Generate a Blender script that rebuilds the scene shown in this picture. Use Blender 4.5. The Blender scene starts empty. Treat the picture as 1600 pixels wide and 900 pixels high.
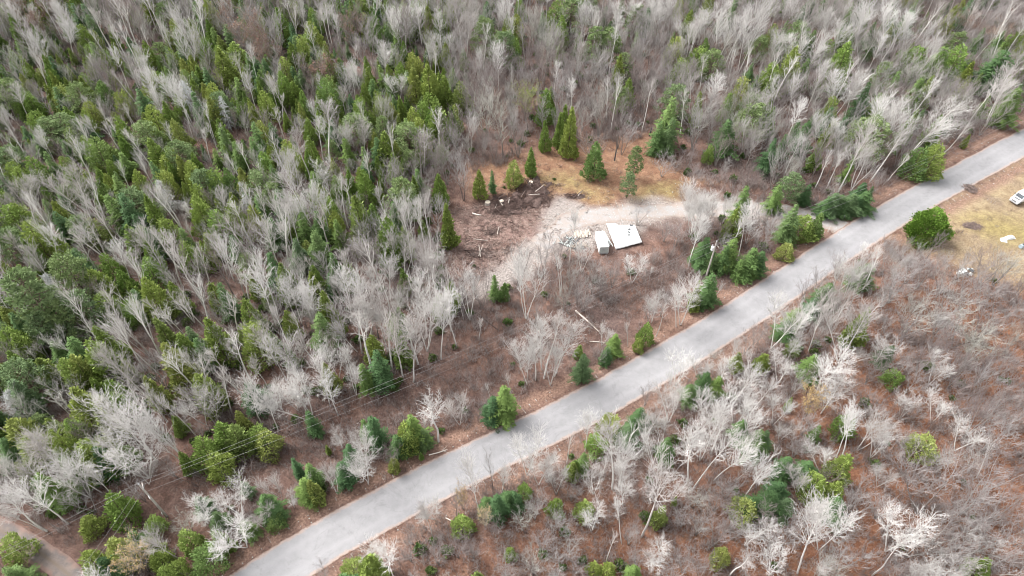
import bpy, math, random
import numpy as np
from mathutils import Vector, Quaternion, noise as mnoise

# ------------------------------------------------------------------ camera, light, exposure
S = bpy.context.scene
C = S.collection
CAM_H, PITCH, FPX = 100.0, math.radians(47.5), 1066.0
cam = bpy.data.cameras.new('camera'); camo = bpy.data.objects.new('camera', cam); C.objects.link(camo)
camo.location = (0, 0, CAM_H); camo.rotation_euler = (math.pi/2 - PITCH, 0, 0)
cam.sensor_width = 36; cam.lens = 36*FPX/1600; cam.clip_start = 0.5; cam.clip_end = 6000
S.camera = camo

SUN_EL, SUN_AZ = math.radians(48), math.radians(-62)      # azimuth from +y towards +x
W = bpy.data.worlds.new('World'); S.world = W; W.use_nodes = True
nt = W.node_tree; bg = nt.nodes['Background']
sky = nt.nodes.new('ShaderNodeTexSky'); sky.sky_type = 'NISHITA'; sky.sun_disc = False
sky.sun_elevation = SUN_EL; sky.sun_rotation = SUN_AZ; sky.dust_density = 4.0
hs = nt.nodes.new('ShaderNodeHueSaturation'); hs.inputs['Saturation'].default_value = 0.12
nt.links.new(sky.outputs[0], hs.inputs['Color']); nt.links.new(hs.outputs[0], bg.inputs[0])
bg.inputs[1].default_value = 0.15
sun = bpy.data.lights.new('sun', 'SUN'); suno = bpy.data.objects.new('sun', sun); C.objects.link(suno)
sun.energy = 1.4; sun.angle = math.radians(35); sun.color = (1.0, 0.965, 0.92)
sd = Vector((math.sin(SUN_AZ)*math.cos(SUN_EL), math.cos(SUN_AZ)*math.cos(SUN_EL), math.sin(SUN_EL)))
suno.rotation_euler = (-sd).to_track_quat('-Z', 'Y').to_euler()
vs = S.view_settings
vs.view_transform = 'Standard'; vs.look = 'None'; vs.gamma = 1.0; vs.exposure = 1.52
S.cycles.filter_width = 1.0

rng = random.Random(11)
nr = np.random.RandomState(5)

# ------------------------------------------------------------------ picture <-> ground helpers (surveying only)
cp, sp = math.cos(PITCH), math.sin(PITCH)
def at(x, y, z=0.0):
    dx, dz = (x-800)/FPX, -(y-450)/FPX
    X, Y, Z = dx, cp+dz*sp, -sp+dz*cp
    t = (CAM_H-z)/-Z
    return Vector((X*t, Y*t, z))
def proj(p):
    x, y, z = p[0], p[1], p[2]-CAM_H
    d = y*cp - z*sp; u = y*sp + z*cp
    return 800+FPX*x/d, 450-FPX*u/d
def inpoly(x, y, poly):
    x = np.asarray(x, float); y = np.asarray(y, float); r = np.zeros(x.shape, bool)
    n = len(poly)
    for i in range(n):
        x1, y1 = poly[i][0], poly[i][1]; x2, y2 = poly[(i+1) % n][0], poly[(i+1) % n][1]
        c = ((y1 > y) != (y2 > y)) & (x < (x2-x1)*(y-y1)/(y2-y1+1e-12)+x1)
        r ^= c
    return r
def segdist(x, y, pts, closed=False):
    x = np.asarray(x, float); y = np.asarray(y, float); best = np.full(x.shape, 1e9)
    n = len(pts)
    for i in range(n if closed else n-1):
        ax, ay = pts[i][0], pts[i][1]; bx, by = pts[(i+1) % n][0], pts[(i+1) % n][1]
        L2 = (bx-ax)**2+(by-ay)**2
        t = np.clip(((x-ax)*(bx-ax)+(y-ay)*(by-ay))/L2, 0, 1)
        best = np.minimum(best, np.hypot(x-ax-t*(bx-ax), y-ay-t*(by-ay)))
    return best
def smooth(pts, it=3):
    for _ in range(it):
        q = [pts[0]]
        for a, b in zip(pts[:-1], pts[1:]):
            q += [a*0.75+b*0.25, a*0.25+b*0.75]
        q.append(pts[-1]); pts = q
    return pts
def gp(l): return [at(*p) for p in l]

# ------------------------------------------------------------------ materials
def mat(name, rough=0.85):
    m = bpy.data.materials.new(name); m.use_nodes = True
    n = m.node_tree; b = n.nodes['Principled BSDF']; b.inputs['Roughness'].default_value = rough
    b.inputs['Specular IOR Level'].default_value = 0.2
    return m, n, b
def ramp(n, fac, stops):
    r = n.nodes.new('ShaderNodeValToRGB'); e = r.color_ramp.elements
    while len(e) < len(stops): e.new(0.5)
    for k, (p, c) in enumerate(stops): e[k].position = p; e[k].color = (*c, 1)
    n.links.new(fac, r.inputs[0]); return r.outputs[0]
def noise(n, scale, detail=4, rough=0.6, vec=None, dist=0.0):
    t = n.nodes.new('ShaderNodeTexNoise'); t.inputs['Scale'].default_value = scale
    t.inputs['Detail'].default_value = detail; t.inputs['Roughness'].default_value = rough
    t.inputs['Distortion'].default_value = dist
    if vec is not None: n.links.new(vec, t.inputs['Vector'])
    return t.outputs['Fac']
def mixc(n, fac, a, b, mode='MIX'):
    m = n.nodes.new('ShaderNodeMix'); m.data_type = 'RGBA'; m.blend_type = mode
    for s, v in ((0, fac), (6, a), (7, b)):
        if isinstance(v, (int, float)): m.inputs[s].default_value = v
        elif isinstance(v, tuple): m.inputs[s].default_value = (*v, 1)
        else: n.links.new(v, m.inputs[s])
    return m.outputs[2]
def math_(n, op, a, b=None, clamp=False):
    m = n.nodes.new('ShaderNodeMath'); m.operation = op; m.use_clamp = clamp
    for s, v in ((0, a), (1, b)):
        if v is None: continue
        if isinstance(v, (int, float)): m.inputs[s].default_value = v
        else: n.links.new(v, m.inputs[s])
    return m.outputs[0]
def bump(n, b, h, strength, dist):
    bm_ = n.nodes.new('ShaderNodeBump'); bm_.inputs['Strength'].default_value = strength
    bm_.inputs['Distance'].default_value = dist
    n.links.new(h, bm_.inputs['Height']); n.links.new(bm_.outputs[0], b.inputs['Normal'])
def pos(n):
    g = n.nodes.new('ShaderNodeNewGeometry'); return g.outputs['Position']
def objrand(n):
    g = n.nodes.new('ShaderNodeObjectInfo'); return g.outputs['Random']
def tc(n):
    g = n.nodes.new('ShaderNodeTexCoord'); return g.outputs['Object']
def plain(name, col, rough=0.7, var=0.15, scale=3.0, metallic=0.0):
    m, n, b = mat(name, rough)
    f = noise(n, scale, 5, 0.65, tc(n))
    lo = tuple(c*(1-var) for c in col); hi = tuple(min(1, c*(1+var)) for c in col)
    n.links.new(ramp(n, f, [(0.3, lo), (0.7, hi)]), b.inputs['Base Color'])
    b.inputs['Metallic'].default_value = metallic
    return m
def varied(name, stops, rough=0.85, scale=1.2, nv=0.3, trans=0.0):
    """colour of the whole plant picked per object, with clumpy variation through it"""
    m, n, b = mat(name, rough)
    base = ramp(n, objrand(n), stops)
    f = noise(n, scale, 4, 0.65, tc(n))
    k = ramp(n, f, [(0.3, (1-nv,)*3), (0.7, (1+nv*0.9,)*3)])
    n.links.new(mixc(n, 1.0, base, k, 'MULTIPLY'), b.inputs['Base Color'])
    if trans:
        t = n.nodes.new('ShaderNodeBsdfTranslucent'); n.links.new(base, t.inputs[0])
        ms = n.nodes.new('ShaderNodeMixShader'); ms.inputs[0].default_value = trans
        n.links.new(b.outputs[0], ms.inputs[1]); n.links.new(t.outputs[0], ms.inputs[2])
        n.links.new(ms.outputs[0], n.nodes['Material Output'].inputs[0])
    return m
M = {}
M['birch'] = varied('birch_bark', [(0, (0.46, 0.43, 0.40)), (0.3, (0.58, 0.55, 0.525)), (0.7, (0.66, 0.64, 0.61)), (1, (0.73, 0.71, 0.68))], 0.8, 0.8, 0.12)
M['birchtwig'] = varied('birch_twigs', [(0, (0.40, 0.37, 0.35)), (0.4, (0.54, 0.52, 0.50)), (1, (0.68, 0.66, 0.64))], 0.85, 0.5, 0.15)
M['slimtwig'] = varied('aspen_twigs', [(0, (0.42, 0.385, 0.365)), (0.5, (0.56, 0.53, 0.505)), (1, (0.70, 0.675, 0.65))], 0.85, 0.5, 0.15)
M['grey'] = varied('grey_bark', [(0, (0.16, 0.13, 0.12)), (0.5, (0.25, 0.22, 0.20)), (1, (0.32, 0.29, 0.27))], 0.9, 0.8, 0.15)
M['greytwig'] = varied('grey_twigs', [(0, (0.22, 0.18, 0.172)), (0.3, (0.29, 0.26, 0.25)), (0.7, (0.375, 0.355, 0.348)), (1, (0.37, 0.365, 0.32))], 0.9, 0.5, 0.15)
M['cedar'] = varied('cedar_foliage', [(0, (0.16, 0.25, 0.06)), (0.3, (0.275, 0.33, 0.085)), (0.6, (0.20, 0.305, 0.08)), (0.85, (0.30, 0.335, 0.10)), (1, (0.16, 0.25, 0.08))], 0.8, 0.8, 0.35, 0.15)
M['spruce'] = varied('spruce_needles', [(0, (0.055, 0.11, 0.045)), (0.4, (0.085, 0.15, 0.05)), (0.75, (0.135, 0.205, 0.052)), (1, (0.085, 0.135, 0.065))], 0.8, 0.9, 0.3, 0.1)
M['pine'] = varied('pine_needles', [(0, (0.17, 0.23, 0.09)), (0.5, (0.20, 0.265, 0.11)), (1, (0.15, 0.215, 0.10))], 0.8, 0.7, 0.3, 0.15)
M['deadtwig'] = varied('dead_spruce_twigs', [(0, (0.46, 0.47, 0.47)), (1, (0.58, 0.59, 0.59))], 0.9, 0.7, 0.2)
M['russet'] = varied('russet_leaves', [(0, (0.21, 0.125, 0.09)), (1, (0.27, 0.17, 0.12))], 0.85, 0.7, 0.3)
M['golden'] = varied('golden_leaves', [(0, (0.42, 0.30, 0.14)), (1, (0.48, 0.37, 0.20))], 0.85, 0.7, 0.25)
M['lime'] = varied('lime_leaves', [(0, (0.27, 0.31, 0.09)), (1, (0.30, 0.34, 0.10))], 0.85, 0.7, 0.25)
M['bark'] = plain('conifer_bark', (0.14, 0.105, 0.08), 0.9, 0.3, 2)
M['brush'] = varied('brush_stems', [(0, (0.19, 0.145, 0.13)), (0.5, (0.28, 0.235, 0.22)), (1, (0.38, 0.34, 0.325))], 0.9, 0.5, 0.15)
M['weed'] = varied('low_evergreen', [(0, (0.07, 0.12, 0.03)), (1, (0.12, 0.17, 0.05))], 0.85, 0.7, 0.3)

# ------------------------------------------------------------------ mesh tools
def mesh_np(name, verts, faces, m, smooth_=False):
    """verts (N,3) array; faces (K,k) array all with k corners"""
    me = bpy.data.meshes.new(name); v = np.asarray(verts, np.float32); f = np.asarray(faces, np.int32)
    me.vertices.add(len(v)); me.vertices.foreach_set('co', v.ravel())
    k = f.shape[1]
    me.loops.add(f.size); me.loops.foreach_set('vertex_index', f.ravel())
    me.polygons.add(len(f)); me.polygons.foreach_set('loop_start', np.arange(0, f.size, k, dtype=np.int32))
    me.polygons.foreach_set('loop_total', np.full(len(f), k, np.int32))
    me.update(calc_edges=True)
    if m: me.materials.append(m)
    if smooth_: me.polygons.foreach_set('use_smooth', np.ones(len(f), bool))
    return me
def tubes(segs, n=3):
    """segs (N,8): p0 p1 r0 r1 -> open n-sided tubes"""
    s = np.asarray(segs, float); p0, p1, r0, r1 = s[:, :3], s[:, 3:6], s[:, 6], s[:, 7]
    d = p1-p0; d /= np.linalg.norm(d, axis=1)[:, None]+1e-9
    ref = np.where(np.abs(d[:, 2:3]) > 0.9, np.array([[1.0, 0, 0]]), np.array([[0, 0, 1.0]]))
    u = np.cross(d, ref); u /= np.linalg.norm(u, axis=1)[:, None]+1e-9; w = np.cross(d, u)
    vs_ = []
    for k in range(n):
        a = 2*math.pi*k/n; vs_.append(p0+(u*math.cos(a)+w*math.sin(a))*r0[:, None])
    for k in range(n):
        a = 2*math.pi*k/n; vs_.append(p1+(u*math.cos(a)+w*math.sin(a))*r1[:, None])
    V = np.stack(vs_, 1).reshape(-1, 3)
    o = np.arange(len(s))*2*n
    F = np.concatenate([np.stack([o+k, o+(k+1) % n, o+n+(k+1) % n, o+n+k], 1) for k in range(n)])
    return V, F
def quads(cen, ax, bx):
    """quads from centres and two half-axis vectors, slightly kite-shaped"""
    V = np.stack([cen-ax, cen-bx*0.9+ax*0.1, cen+ax, cen+bx*0.9+ax*0.1], 1).reshape(-1, 3)
    F = np.arange(len(cen)*4).reshape(-1, 4)
    return V, F
def box(x0, x1, y0, y1, z0, z1):
    V = [(x, y, z) for z in (z0, z1) for x, y in ((x0, y0), (x1, y0), (x1, y1), (x0, y1))]
    F = [(0, 3, 2, 1), (4, 5, 6, 7), (0, 1, 5, 4), (1, 2, 6, 5), (2, 3, 7, 6), (3, 0, 4, 7)]
    return V, F
def joinm(parts):
    V, F, o = [], [], 0
    for v, f in parts:
        v = np.asarray(v, float); V.append(v); F.append(np.asarray(f)+o); o += len(v)
    return np.concatenate(V), np.concatenate(F)
def link(name, me, parent=None, loc=None):
    o = bpy.data.objects.new(name, me); C.objects.link(o)
    if parent: o.parent = parent
    if loc is not None: o.location = loc
    return o
def bev(o, w=0.05, seg=2):
    b = o.modifiers.new('bevel', 'BEVEL'); b.width = w; b.segments = seg; b.limit_method = 'ANGLE'
    return o
def tag(o, label, cat, group=None):
    o['label'] = label; o['category'] = cat
    if group: o['group'] = group
    return o
def thing(name, label, cat, loc, rz=0, group=None):
    o = bpy.data.objects.new(name, None); C.objects.link(o); o.empty_display_size = 0.5
    o.location = loc; o.rotation_euler = (0, 0, rz)
    return tag(o, label, cat, group)
def poly_obj(name, V, F, m, parent=None, smooth_=False):
    me = bpy.data.meshes.new(name); me.from_pydata([tuple(v) for v in V], [], [tuple(int(i) for i in f) for f in F]); me.update()
    if m: me.materials.append(m)
    if smooth_: me.polygons.foreach_set('use_smooth', np.ones(len(F), bool))
    return link(name, me, parent)

# ------------------------------------------------------------------ layout lines
UP = gp([(290, 955), (375, 900), (488, 826), (572, 783), (662, 735), (757, 690), (850, 645), (960, 590), (1083, 520), (1189, 448), (1291, 380), (1336, 350), (1427, 298), (1600, 206), (1700, 152)])
LO = gp([(385, 955), (470, 900), (549, 850), (640, 798), (700, 768), (776, 727), (889, 674), (975, 626), (1088, 556), (1166, 508), (1204, 486), (1313, 409), (1381, 366), (1427, 334), (1506, 290), (1600, 239), (1700, 185)])
def resample(pts, step):
    out = [pts[0]]; acc = 0.0
    for a, b in zip(pts[:-1], pts[1:]):
        L = (b-a).length; t = step-acc
        while t <= L: out.append(a.lerp(b, t/L)); t += step
        acc = (acc+L) % step
    return out
def centre():
    out = []
    lo = np.array([(p.x, p.y) for p in resample(LO, 0.5)])
    for p in resample(UP, 6.0):
        k = np.argmin(np.hypot(lo[:, 0]-p.x, lo[:, 1]-p.y))
        out.append(Vector(((p.x+lo[k, 0])/2, (p.y+lo[k, 1])/2, 0)))
    return out
ROAD = smooth(centre(), 3)
d0 = (ROAD[0]-ROAD[12]).normalized(); d1 = (ROAD[-1]-ROAD[-12]).normalized()
ROAD = [ROAD[0]+d0*140] + ROAD + [ROAD[-1]+d1*200]
ROAD = resample(ROAD, 1.5)
RHW = 3.45
DRIVE = smooth(gp([(1335, 362), (1305, 350), (1270, 338), (1225, 331), (1180, 328), (1120, 327), (1060, 328), (1000, 331), (950, 334), (900, 342), (868, 362), (838, 388)]), 3)
DRIVE = resample(DRIVE, 1.2)
TRACK = smooth(gp([(-60, 800), (0, 828), (40, 850), (75, 872), (110, 900), (150, 940)]), 3)
TRACK = resample(TRACK, 1.0)
POLE1, POLE2 = at(1103, 433), at(260, 806)
CORR = [POLE2+(POLE2-POLE1).normalized()*60, POLE2, POLE1]
clear_px = [(700, 330), (705, 290), (735, 268), (800, 258), (830, 225), (900, 222), (975, 215), (1010, 215), (1050, 262), (1058, 300), (1060, 345), (1050, 385), (1000, 410), (960, 425), (900, 400), (860, 400), (820, 430), (770, 450), (725, 455), (700, 420)]
CLEAR = gp(clear_px)
YARD = gp([(1395, 372), (1440, 340), (1530, 290), (1610, 246), (1760, 156), (1800, 340), (1660, 450), (1560, 440), (1490, 415), (1430, 395)])
GRAVEL = gp([(845, 340), (870, 316), (960, 316), (1060, 317), (1180, 318), (1270, 330), (1330, 350), (1325, 375), (1290, 352), (1180, 340), (1060, 342), (1015, 352), (1010, 365), (935, 385), (900, 388), (860, 405), (830, 425), (790, 448), (755, 478), (728, 470), (760, 425), (800, 395), (825, 372), (830, 355)])
MUD = gp([(705, 330), (760, 320), (850, 330), (905, 340), (870, 370), (810, 380), (760, 440), (715, 440), (695, 400)])
ORANGE = gp([(735, 262), (800, 250), (845, 228), (930, 225), (1010, 205), (1055, 262), (1130, 290), (1060, 318), (960, 316), (870, 318), (800, 300), (750, 300)])
MOSS = gp([(830, 285), (900, 270), (950, 300), (880, 305)])
MOSS2 = gp([(1000, 300), (1060, 285), (1060, 318), (1000, 318)])
MOSS3 = gp([(1500, 345), (1560, 340), (1640, 352), (1640, 390), (1560, 378)])
REDR = gp([(1330, 480), (1420, 430), (1700, 420), (1800, 1000), (1250, 1000), (900, 1000), (700, 920), (860, 790), (1000, 800), (1200, 700), (1290, 560)])

# ------------------------------------------------------------------ ground
def fbm(x, y, s, seed=0.0):
    return mnoise.fractal(Vector((x*s+seed, y*s-seed, seed)), 1.0, 2.0, 4)
_roadl = [(p.x, p.y) for p in ROAD]
_roadc = _roadl[::6]
_drive = [(p.x, p.y) for p in DRIVE[::3]]
_track = [(p.x, p.y) for p in TRACK[::3]]
NS = np.array([[fbm(i*1.0, j*1.0, 0.045) for j in range(-20, 330)] for i in range(-260, 261)])
def base_noise(x, y):
    xi = np.clip(np.asarray(x, float)+260, 0, 519.99); yi = np.clip(np.asarray(y, float)+20, 0, 348.99)
    i = xi.astype(int); j = yi.astype(int); fx = xi-i; fy = yi-j
    return (NS[i, j]*(1-fx)*(1-fy)+NS[i+1, j]*fx*(1-fy)+NS[i, j+1]*(1-fx)*fy+NS[i+1, j+1]*fx*fy)
def gz(x, y):
    x = np.asarray(x, float); y = np.asarray(y, float)
    dr = segdist(x, y, _roadc); dd = segdist(x, y, _drive); dt = segdist(x, y, _track)
    z = base_noise(x, y)*0.9
    k = np.clip((np.minimum(np.minimum(dr-5.5, dd-4.5), dt-3.5))/7, 0, 1); k = k*k*(3-2*k)
    ditch = -0.38*np.exp(-((dr-6.3)/1.5)**2)*np.clip((dd-4)/4, 0, 1)*np.clip((dt-4)/4, 0, 1)
    return z*k+ditch-0.004
def axis(lo, hi, step, far):
    c = list(np.arange(lo, hi+step*0.5, step)); s = step; a = lo
    pre = []
    while a > -far: s *= 1.7; a -= s; pre.append(a)
    s = step; a = hi; post = []
    while a < far: s *= 1.7; a += s; post.append(a)
    return np.array(pre[::-1]+c+post)
gx, gy = axis(-205, 205, 0.85, 2500), axis(18, 262, 0.85, 2500)
GX, GY = np.meshgrid(gx, gy, indexing='ij')
GZ = gz(GX.ravel(), GY.ravel()).reshape(GX.shape)
nx, ny = GX.shape
idx = np.arange(nx*ny).reshape(nx, ny)
gf = np.stack([idx[:-1, :-1].ravel(), idx[1:, :-1].ravel(), idx[1:, 1:].ravel(), idx[:-1, 1:].ravel()], 1)
gv = np.stack([GX.ravel(), GY.ravel(), GZ.ravel()], 1)
fx, fy = gv[:, 0], gv[:, 1]
jx = fx+base_noise(fy*2.1, fx*1.7+90)*3.0; jy = fy+base_noise(fx*1.9-30, fy*2.3)*3.0
def zone(poly, feather=2.5):
    d = segdist(jx, jy, poly, True); ins = inpoly(jx, jy, poly)
    return np.clip(0.5+np.where(ins, d, -d)/(2*feather), 0, 1)
z_or = zone(ORANGE, 3); z_gr = zone(YARD, 2.5); z_gv = zone(GRAVEL, 1.6); z_mud = zone(MUD, 3)
z_ms = np.maximum(np.maximum(zone(MOSS, 3), zone(MOSS2, 2))*0.7, zone(MOSS3, 3)); z_rd = zone(REDR, 8)
dr_ = segdist(fx, fy, _roadc)
z_vg = np.clip(1-np.abs(dr_-5.6)/2.2, 0, 1)
def gmat():
    m, n, b = mat('forest_floor', 0.95)
    P = pos(n)
    a1 = n.nodes.new('ShaderNodeVertexColor'); a1.layer_name = 'zone'
    a2 = n.nodes.new('ShaderNodeVertexColor'); a2.layer_name = 'zone2'
    s1 = n.nodes.new('ShaderNodeSeparateColor'); n.links.new(a1.outputs[0], s1.inputs[0])
    s2 = n.nodes.new('ShaderNodeSeparateColor'); n.links.new(a2.outputs[0], s2.inputs[0])
    big = noise(n, 0.09, 5, 0.6, P); mid = noise(n, 0.55, 5, 0.7, P); fine = noise(n, 3.2, 6, 0.75, P); leaf = noise(n, 7.5, 3, 0.8, P)
    litter = ramp(n, mid, [(0.28, (0.062, 0.042, 0.037)), (0.45, (0.112, 0.075, 0.066)), (0.6, (0.165, 0.114, 0.10)), (0.78, (0.235, 0.18, 0.16))])
    red = ramp(n, mid, [(0.28, (0.115, 0.053, 0.033)), (0.5, (0.225, 0.105, 0.062)), (0.75, (0.295, 0.17, 0.112))])
    orange = ramp(n, mid, [(0.28, (0.16, 0.08, 0.05)), (0.48, (0.235, 0.13, 0.082)), (0.62, (0.28, 0.175, 0.11)), (0.8, (0.32, 0.25, 0.16))])
    grass = ramp(n, mid, [(0.28, (0.15, 0.10, 0.06)), (0.45, (0.25, 0.185, 0.115)), (0.62, (0.315, 0.25, 0.155)), (0.8, (0.35, 0.295, 0.21))])
    grass = mixc(n, ramp(n, noise(n, 0.16, 5, 0.65, P, 0.8), [(0.46, (0, 0, 0)), (0.62, (0.75,)*3)]), grass, ramp(n, fine, [(0.3, (0.14, 0.10, 0.075)), (0.7, (0.25, 0.185, 0.135))]))
    moss = ramp(n, mid, [(0.3, (0.19, 0.145, 0.065)), (0.7, (0.31, 0.25, 0.11))])
    grav = ramp(n, fine, [(0.25, (0.19, 0.16, 0.145)), (0.5, (0.29, 0.255, 0.235)), (0.75, (0.39, 0.355, 0.335))])
    mud = ramp(n, mid, [(0.28, (0.12, 0.073, 0.062)), (0.5, (0.22, 0.145, 0.125)), (0.75, (0.36, 0.27, 0.23))])
    def soft(f, k=0.55):
        return math_(n, 'ADD', math_(n, 'MULTIPLY', math_(n, 'SUBTRACT', mid, 0.5), math_(n, 'MULTIPLY', math_(n, 'MULTIPLY', f, math_(n, 'SUBTRACT', 1.0, f)), 4*k*2)), f, True)
    c = mixc(n, ramp(n, big, [(0.35, (0, 0, 0)), (0.65, (0.4, 0.4, 0.4))]), litter, red)
    c = mixc(n, soft(s2.outputs[0]), c, red)
    c = mixc(n, soft(s1.outputs[0]), c, orange)
    c = mixc(n, soft(s1.outputs[1]), c, grass)
    c = mixc(n, soft(s2.outputs[1]), c, moss)
    c = mixc(n, soft(a2.outputs['Alpha']), c, mud)
    c = mixc(n, soft(s1.outputs[2]), c, grav)
    c = mixc(n, soft(s2.outputs[2], 0.8), c, ramp(n, fine, [(0.3, (0.17, 0.095, 0.068)), (0.6, (0.29, 0.185, 0.14)), (0.8, (0.36, 0.26, 0.19))]))
    k = ramp(n, fine, [(0.3, (0.5,)*3), (0.5, (1.0,)*3), (0.72, (1.55,)*3)])
    c = mixc(n, 1.0, c, k, 'MULTIPLY')
    c = mixc(n, ramp(n, leaf, [(0.60, (0, 0, 0)), (0.68, (0.55,)*3)]), c, (0.42, 0.32, 0.27))
    n.links.new(c, b.inputs['Base Color'])
    bump(n, b, math_(n, 'ADD', fine, math_(n, 'MULTIPLY', leaf, 0.6)), 0.8, 0.25)
    return m
me = mesh_np('ground', gv, gf, gmat(), True)
for nm, ch in (('zone', (z_or, z_gr, z_gv, np.ones_like(z_or))), ('zone2', (z_rd, z_ms, z_vg, z_mud))):
    a = me.color_attributes.new(nm, 'FLOAT_COLOR', 'POINT')
    a.data.foreach_set('color', np.stack(ch, 1).astype(np.float32).ravel())
go = link('ground', me); go['kind'] = 'structure'

# ------------------------------------------------------------------ road, drive, track
def strip(name, line, hw, z, m, wob=0.12, cols=None, seed=1):
    r = random.Random(seed); V, F, U = [], [], []
    cols = cols or [-1, -0.86, -0.5, 0, 0.5, 0.86, 1]; k = len(cols)
    for i, p in enumerate(line):
        a, b_ = line[max(0, i-1)], line[min(len(line)-1, i+1)]
        t = (b_-a).normalized(); nn = Vector((-t.y, t.x, 0))
        wl = hw+fbm(i*0.31, 7.7*seed, 1.0)*wob*2+r.uniform(-wob, wob)*0.6; wr = hw+fbm(i*0.31, 3.1*seed+40, 1.0)*wob*2+r.uniform(-wob, wob)*0.6
        for c in cols:
            q = p+nn*c*(wl if c > 0 else wr)
            V.append((q.x, q.y, z+0.05*(1-c*c)*(1 if hw > 3 else 0.2))); U.append((c, i))
    n_ = len(line)
    F = [(i*k+j, i*k+j+1, (i+1)*k+j+1, (i+1)*k+j) for i in range(n_-1) for j in range(k-1)]
    me = mesh_np(name, np.array(V), np.array(F)[:, ::-1], m, True)
    a = me.attributes.new('across', 'FLOAT', 'POINT'); a.data.foreach_set('value', np.array([abs(u[0]) for u in U], np.float32))
    o = link(name, me); o['kind'] = 'structure'
    return o
def across(n):
    a = n.nodes.new('ShaderNodeAttribute'); a.attribute_name = 'across'; return a.outputs['Fac']
def roadmat():
    m, n, b = mat('weathered_asphalt', 0.9); P = pos(n)
    f = noise(n, 9, 5, 0.8, P); g = noise(n, 0.18, 4, 0.55, P); st = noise(n, 0.9, 4, 0.6, P)
    c = ramp(n, g, [(0.3, (0.240, 0.235, 0.241)), (0.7, (0.275, 0.270, 0.276))])
    c = mixc(n, 1.0, c, ramp(n, f, [(0.25, (0.86,)*3), (0.75, (1.12,)*3)]), 'MULTIPLY')
    c = mixc(n, 1.0, c, ramp(n, st, [(0.3, (0.93,)*3), (0.7, (1.06,)*3)]), 'MULTIPLY')
    A = across(n)
    wheel = math_(n, 'SUBTRACT', 1.0, math_(n, 'MULTIPLY', math_(n, 'ABSOLUTE', math_(n, 'SUBTRACT', A, 0.45)), 5.0), True)
    c = mixc(n, math_(n, 'MULTIPLY', wheel, 0.35), c, (0.325, 0.317, 0.325))
    pt = noise(n, 0.33, 3, 0.5, P, 1.5)
    c = mixc(n, ramp(n, pt, [(0.63, (0, 0, 0)), (0.66, (0.14,)*3)]), c, (0.20, 0.195, 0.20))
    ck = noise(n, 0.16, 6, 0.62, P, 0.6)
    crack = math_(n, 'SUBTRACT', 1.0, math_(n, 'MULTIPLY', math_(n, 'ABSOLUTE', math_(n, 'SUBTRACT', ck, 0.5)), 90.0), True)
    c = mixc(n, math_(n, 'MULTIPLY', crack, 0.30), c, (0.15, 0.145, 0.15))
    e = math_(n, 'ADD', A, math_(n, 'MULTIPLY', math_(n, 'SUBTRACT', noise(n, 0.9, 6, 0.72, P), 0.5), 0.42))
    c = mixc(n, ramp(n, e, [(0.82, (0, 0, 0)), (0.92, (1, 1, 1))]), c, ramp(n, f, [(0.3, (0.25, 0.195, 0.17)), (0.7, (0.40, 0.33, 0.30))]))
    e2 = math_(n, 'ADD', A, math_(n, 'MULTIPLY', math_(n, 'SUBTRACT', noise(n, 2.2, 5, 0.75, P), 0.5), 0.35))
    c = mixc(n, ramp(n, e2, [(0.93, (0, 0, 0)), (1.0, (1, 1, 1))]), c, (0.20, 0.125, 0.095))
    n.links.new(c, b.inputs['Base Color']); bump(n, b, f, 0.3, 0.03)
    return m
def gravmat(name, tint=(1, 1, 1), centre_veg=0.0, edge=((0.14, 0.092, 0.078), (0.26, 0.18, 0.155))):
    m, n, b = mat(name, 0.95); P = pos(n)
    f = noise(n, 6, 5, 0.8, P); g = noise(n, 0.5, 5, 0.65, P)
    c = ramp(n, f, [(0.25, tuple(0.20*t for t in tint)), (0.5, tuple(0.29*t for t in tint)), (0.75, tuple(0.38*t for t in tint))])
    c = mixc(n, ramp(n, g, [(0.42, (0, 0, 0)), (0.68, (0.6,)*3)]), c, (0.30, 0.225, 0.185))
    A = across(n)
    e = math_(n, 'ADD', A, math_(n, 'MULTIPLY', math_(n, 'SUBTRACT', g, 0.5), 1.1))
    c = mixc(n, ramp(n, e, [(0.62, (0, 0, 0)), (0.92, (1, 1, 1))]), c, ramp(n, g, [(0.3, edge[0]), (0.7, edge[1])]))
    if centre_veg:
        mid = math_(n, 'SUBTRACT', 1.0, math_(n, 'MULTIPLY', A, 4.0), True)
        c = mixc(n, math_(n, 'MULTIPLY', mid, centre_veg), c, (0.17, 0.135, 0.11))
    n.links.new(c, b.inputs['Base Color']); bump(n, b, f, 0.4, 0.05)
    return m
strip('road', ROAD, RHW+0.2, 0.03, roadmat(), 0.10)
strip('gravel_drive', DRIVE, 2.6, 0.012, gravmat('drive_gravel', (1.02, 0.97, 0.94), 0.0, ((0.20, 0.155, 0.135), (0.32, 0.27, 0.24))), 0.5, seed=2)
strip('dirt_track', TRACK, 1.65, 0.012, gravmat('track_gravel', (0.50, 0.44, 0.42), 0.95), 0.1, seed=3, cols=[-1, -0.6, -0.25, 0, 0.25, 0.6, 1])

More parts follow.
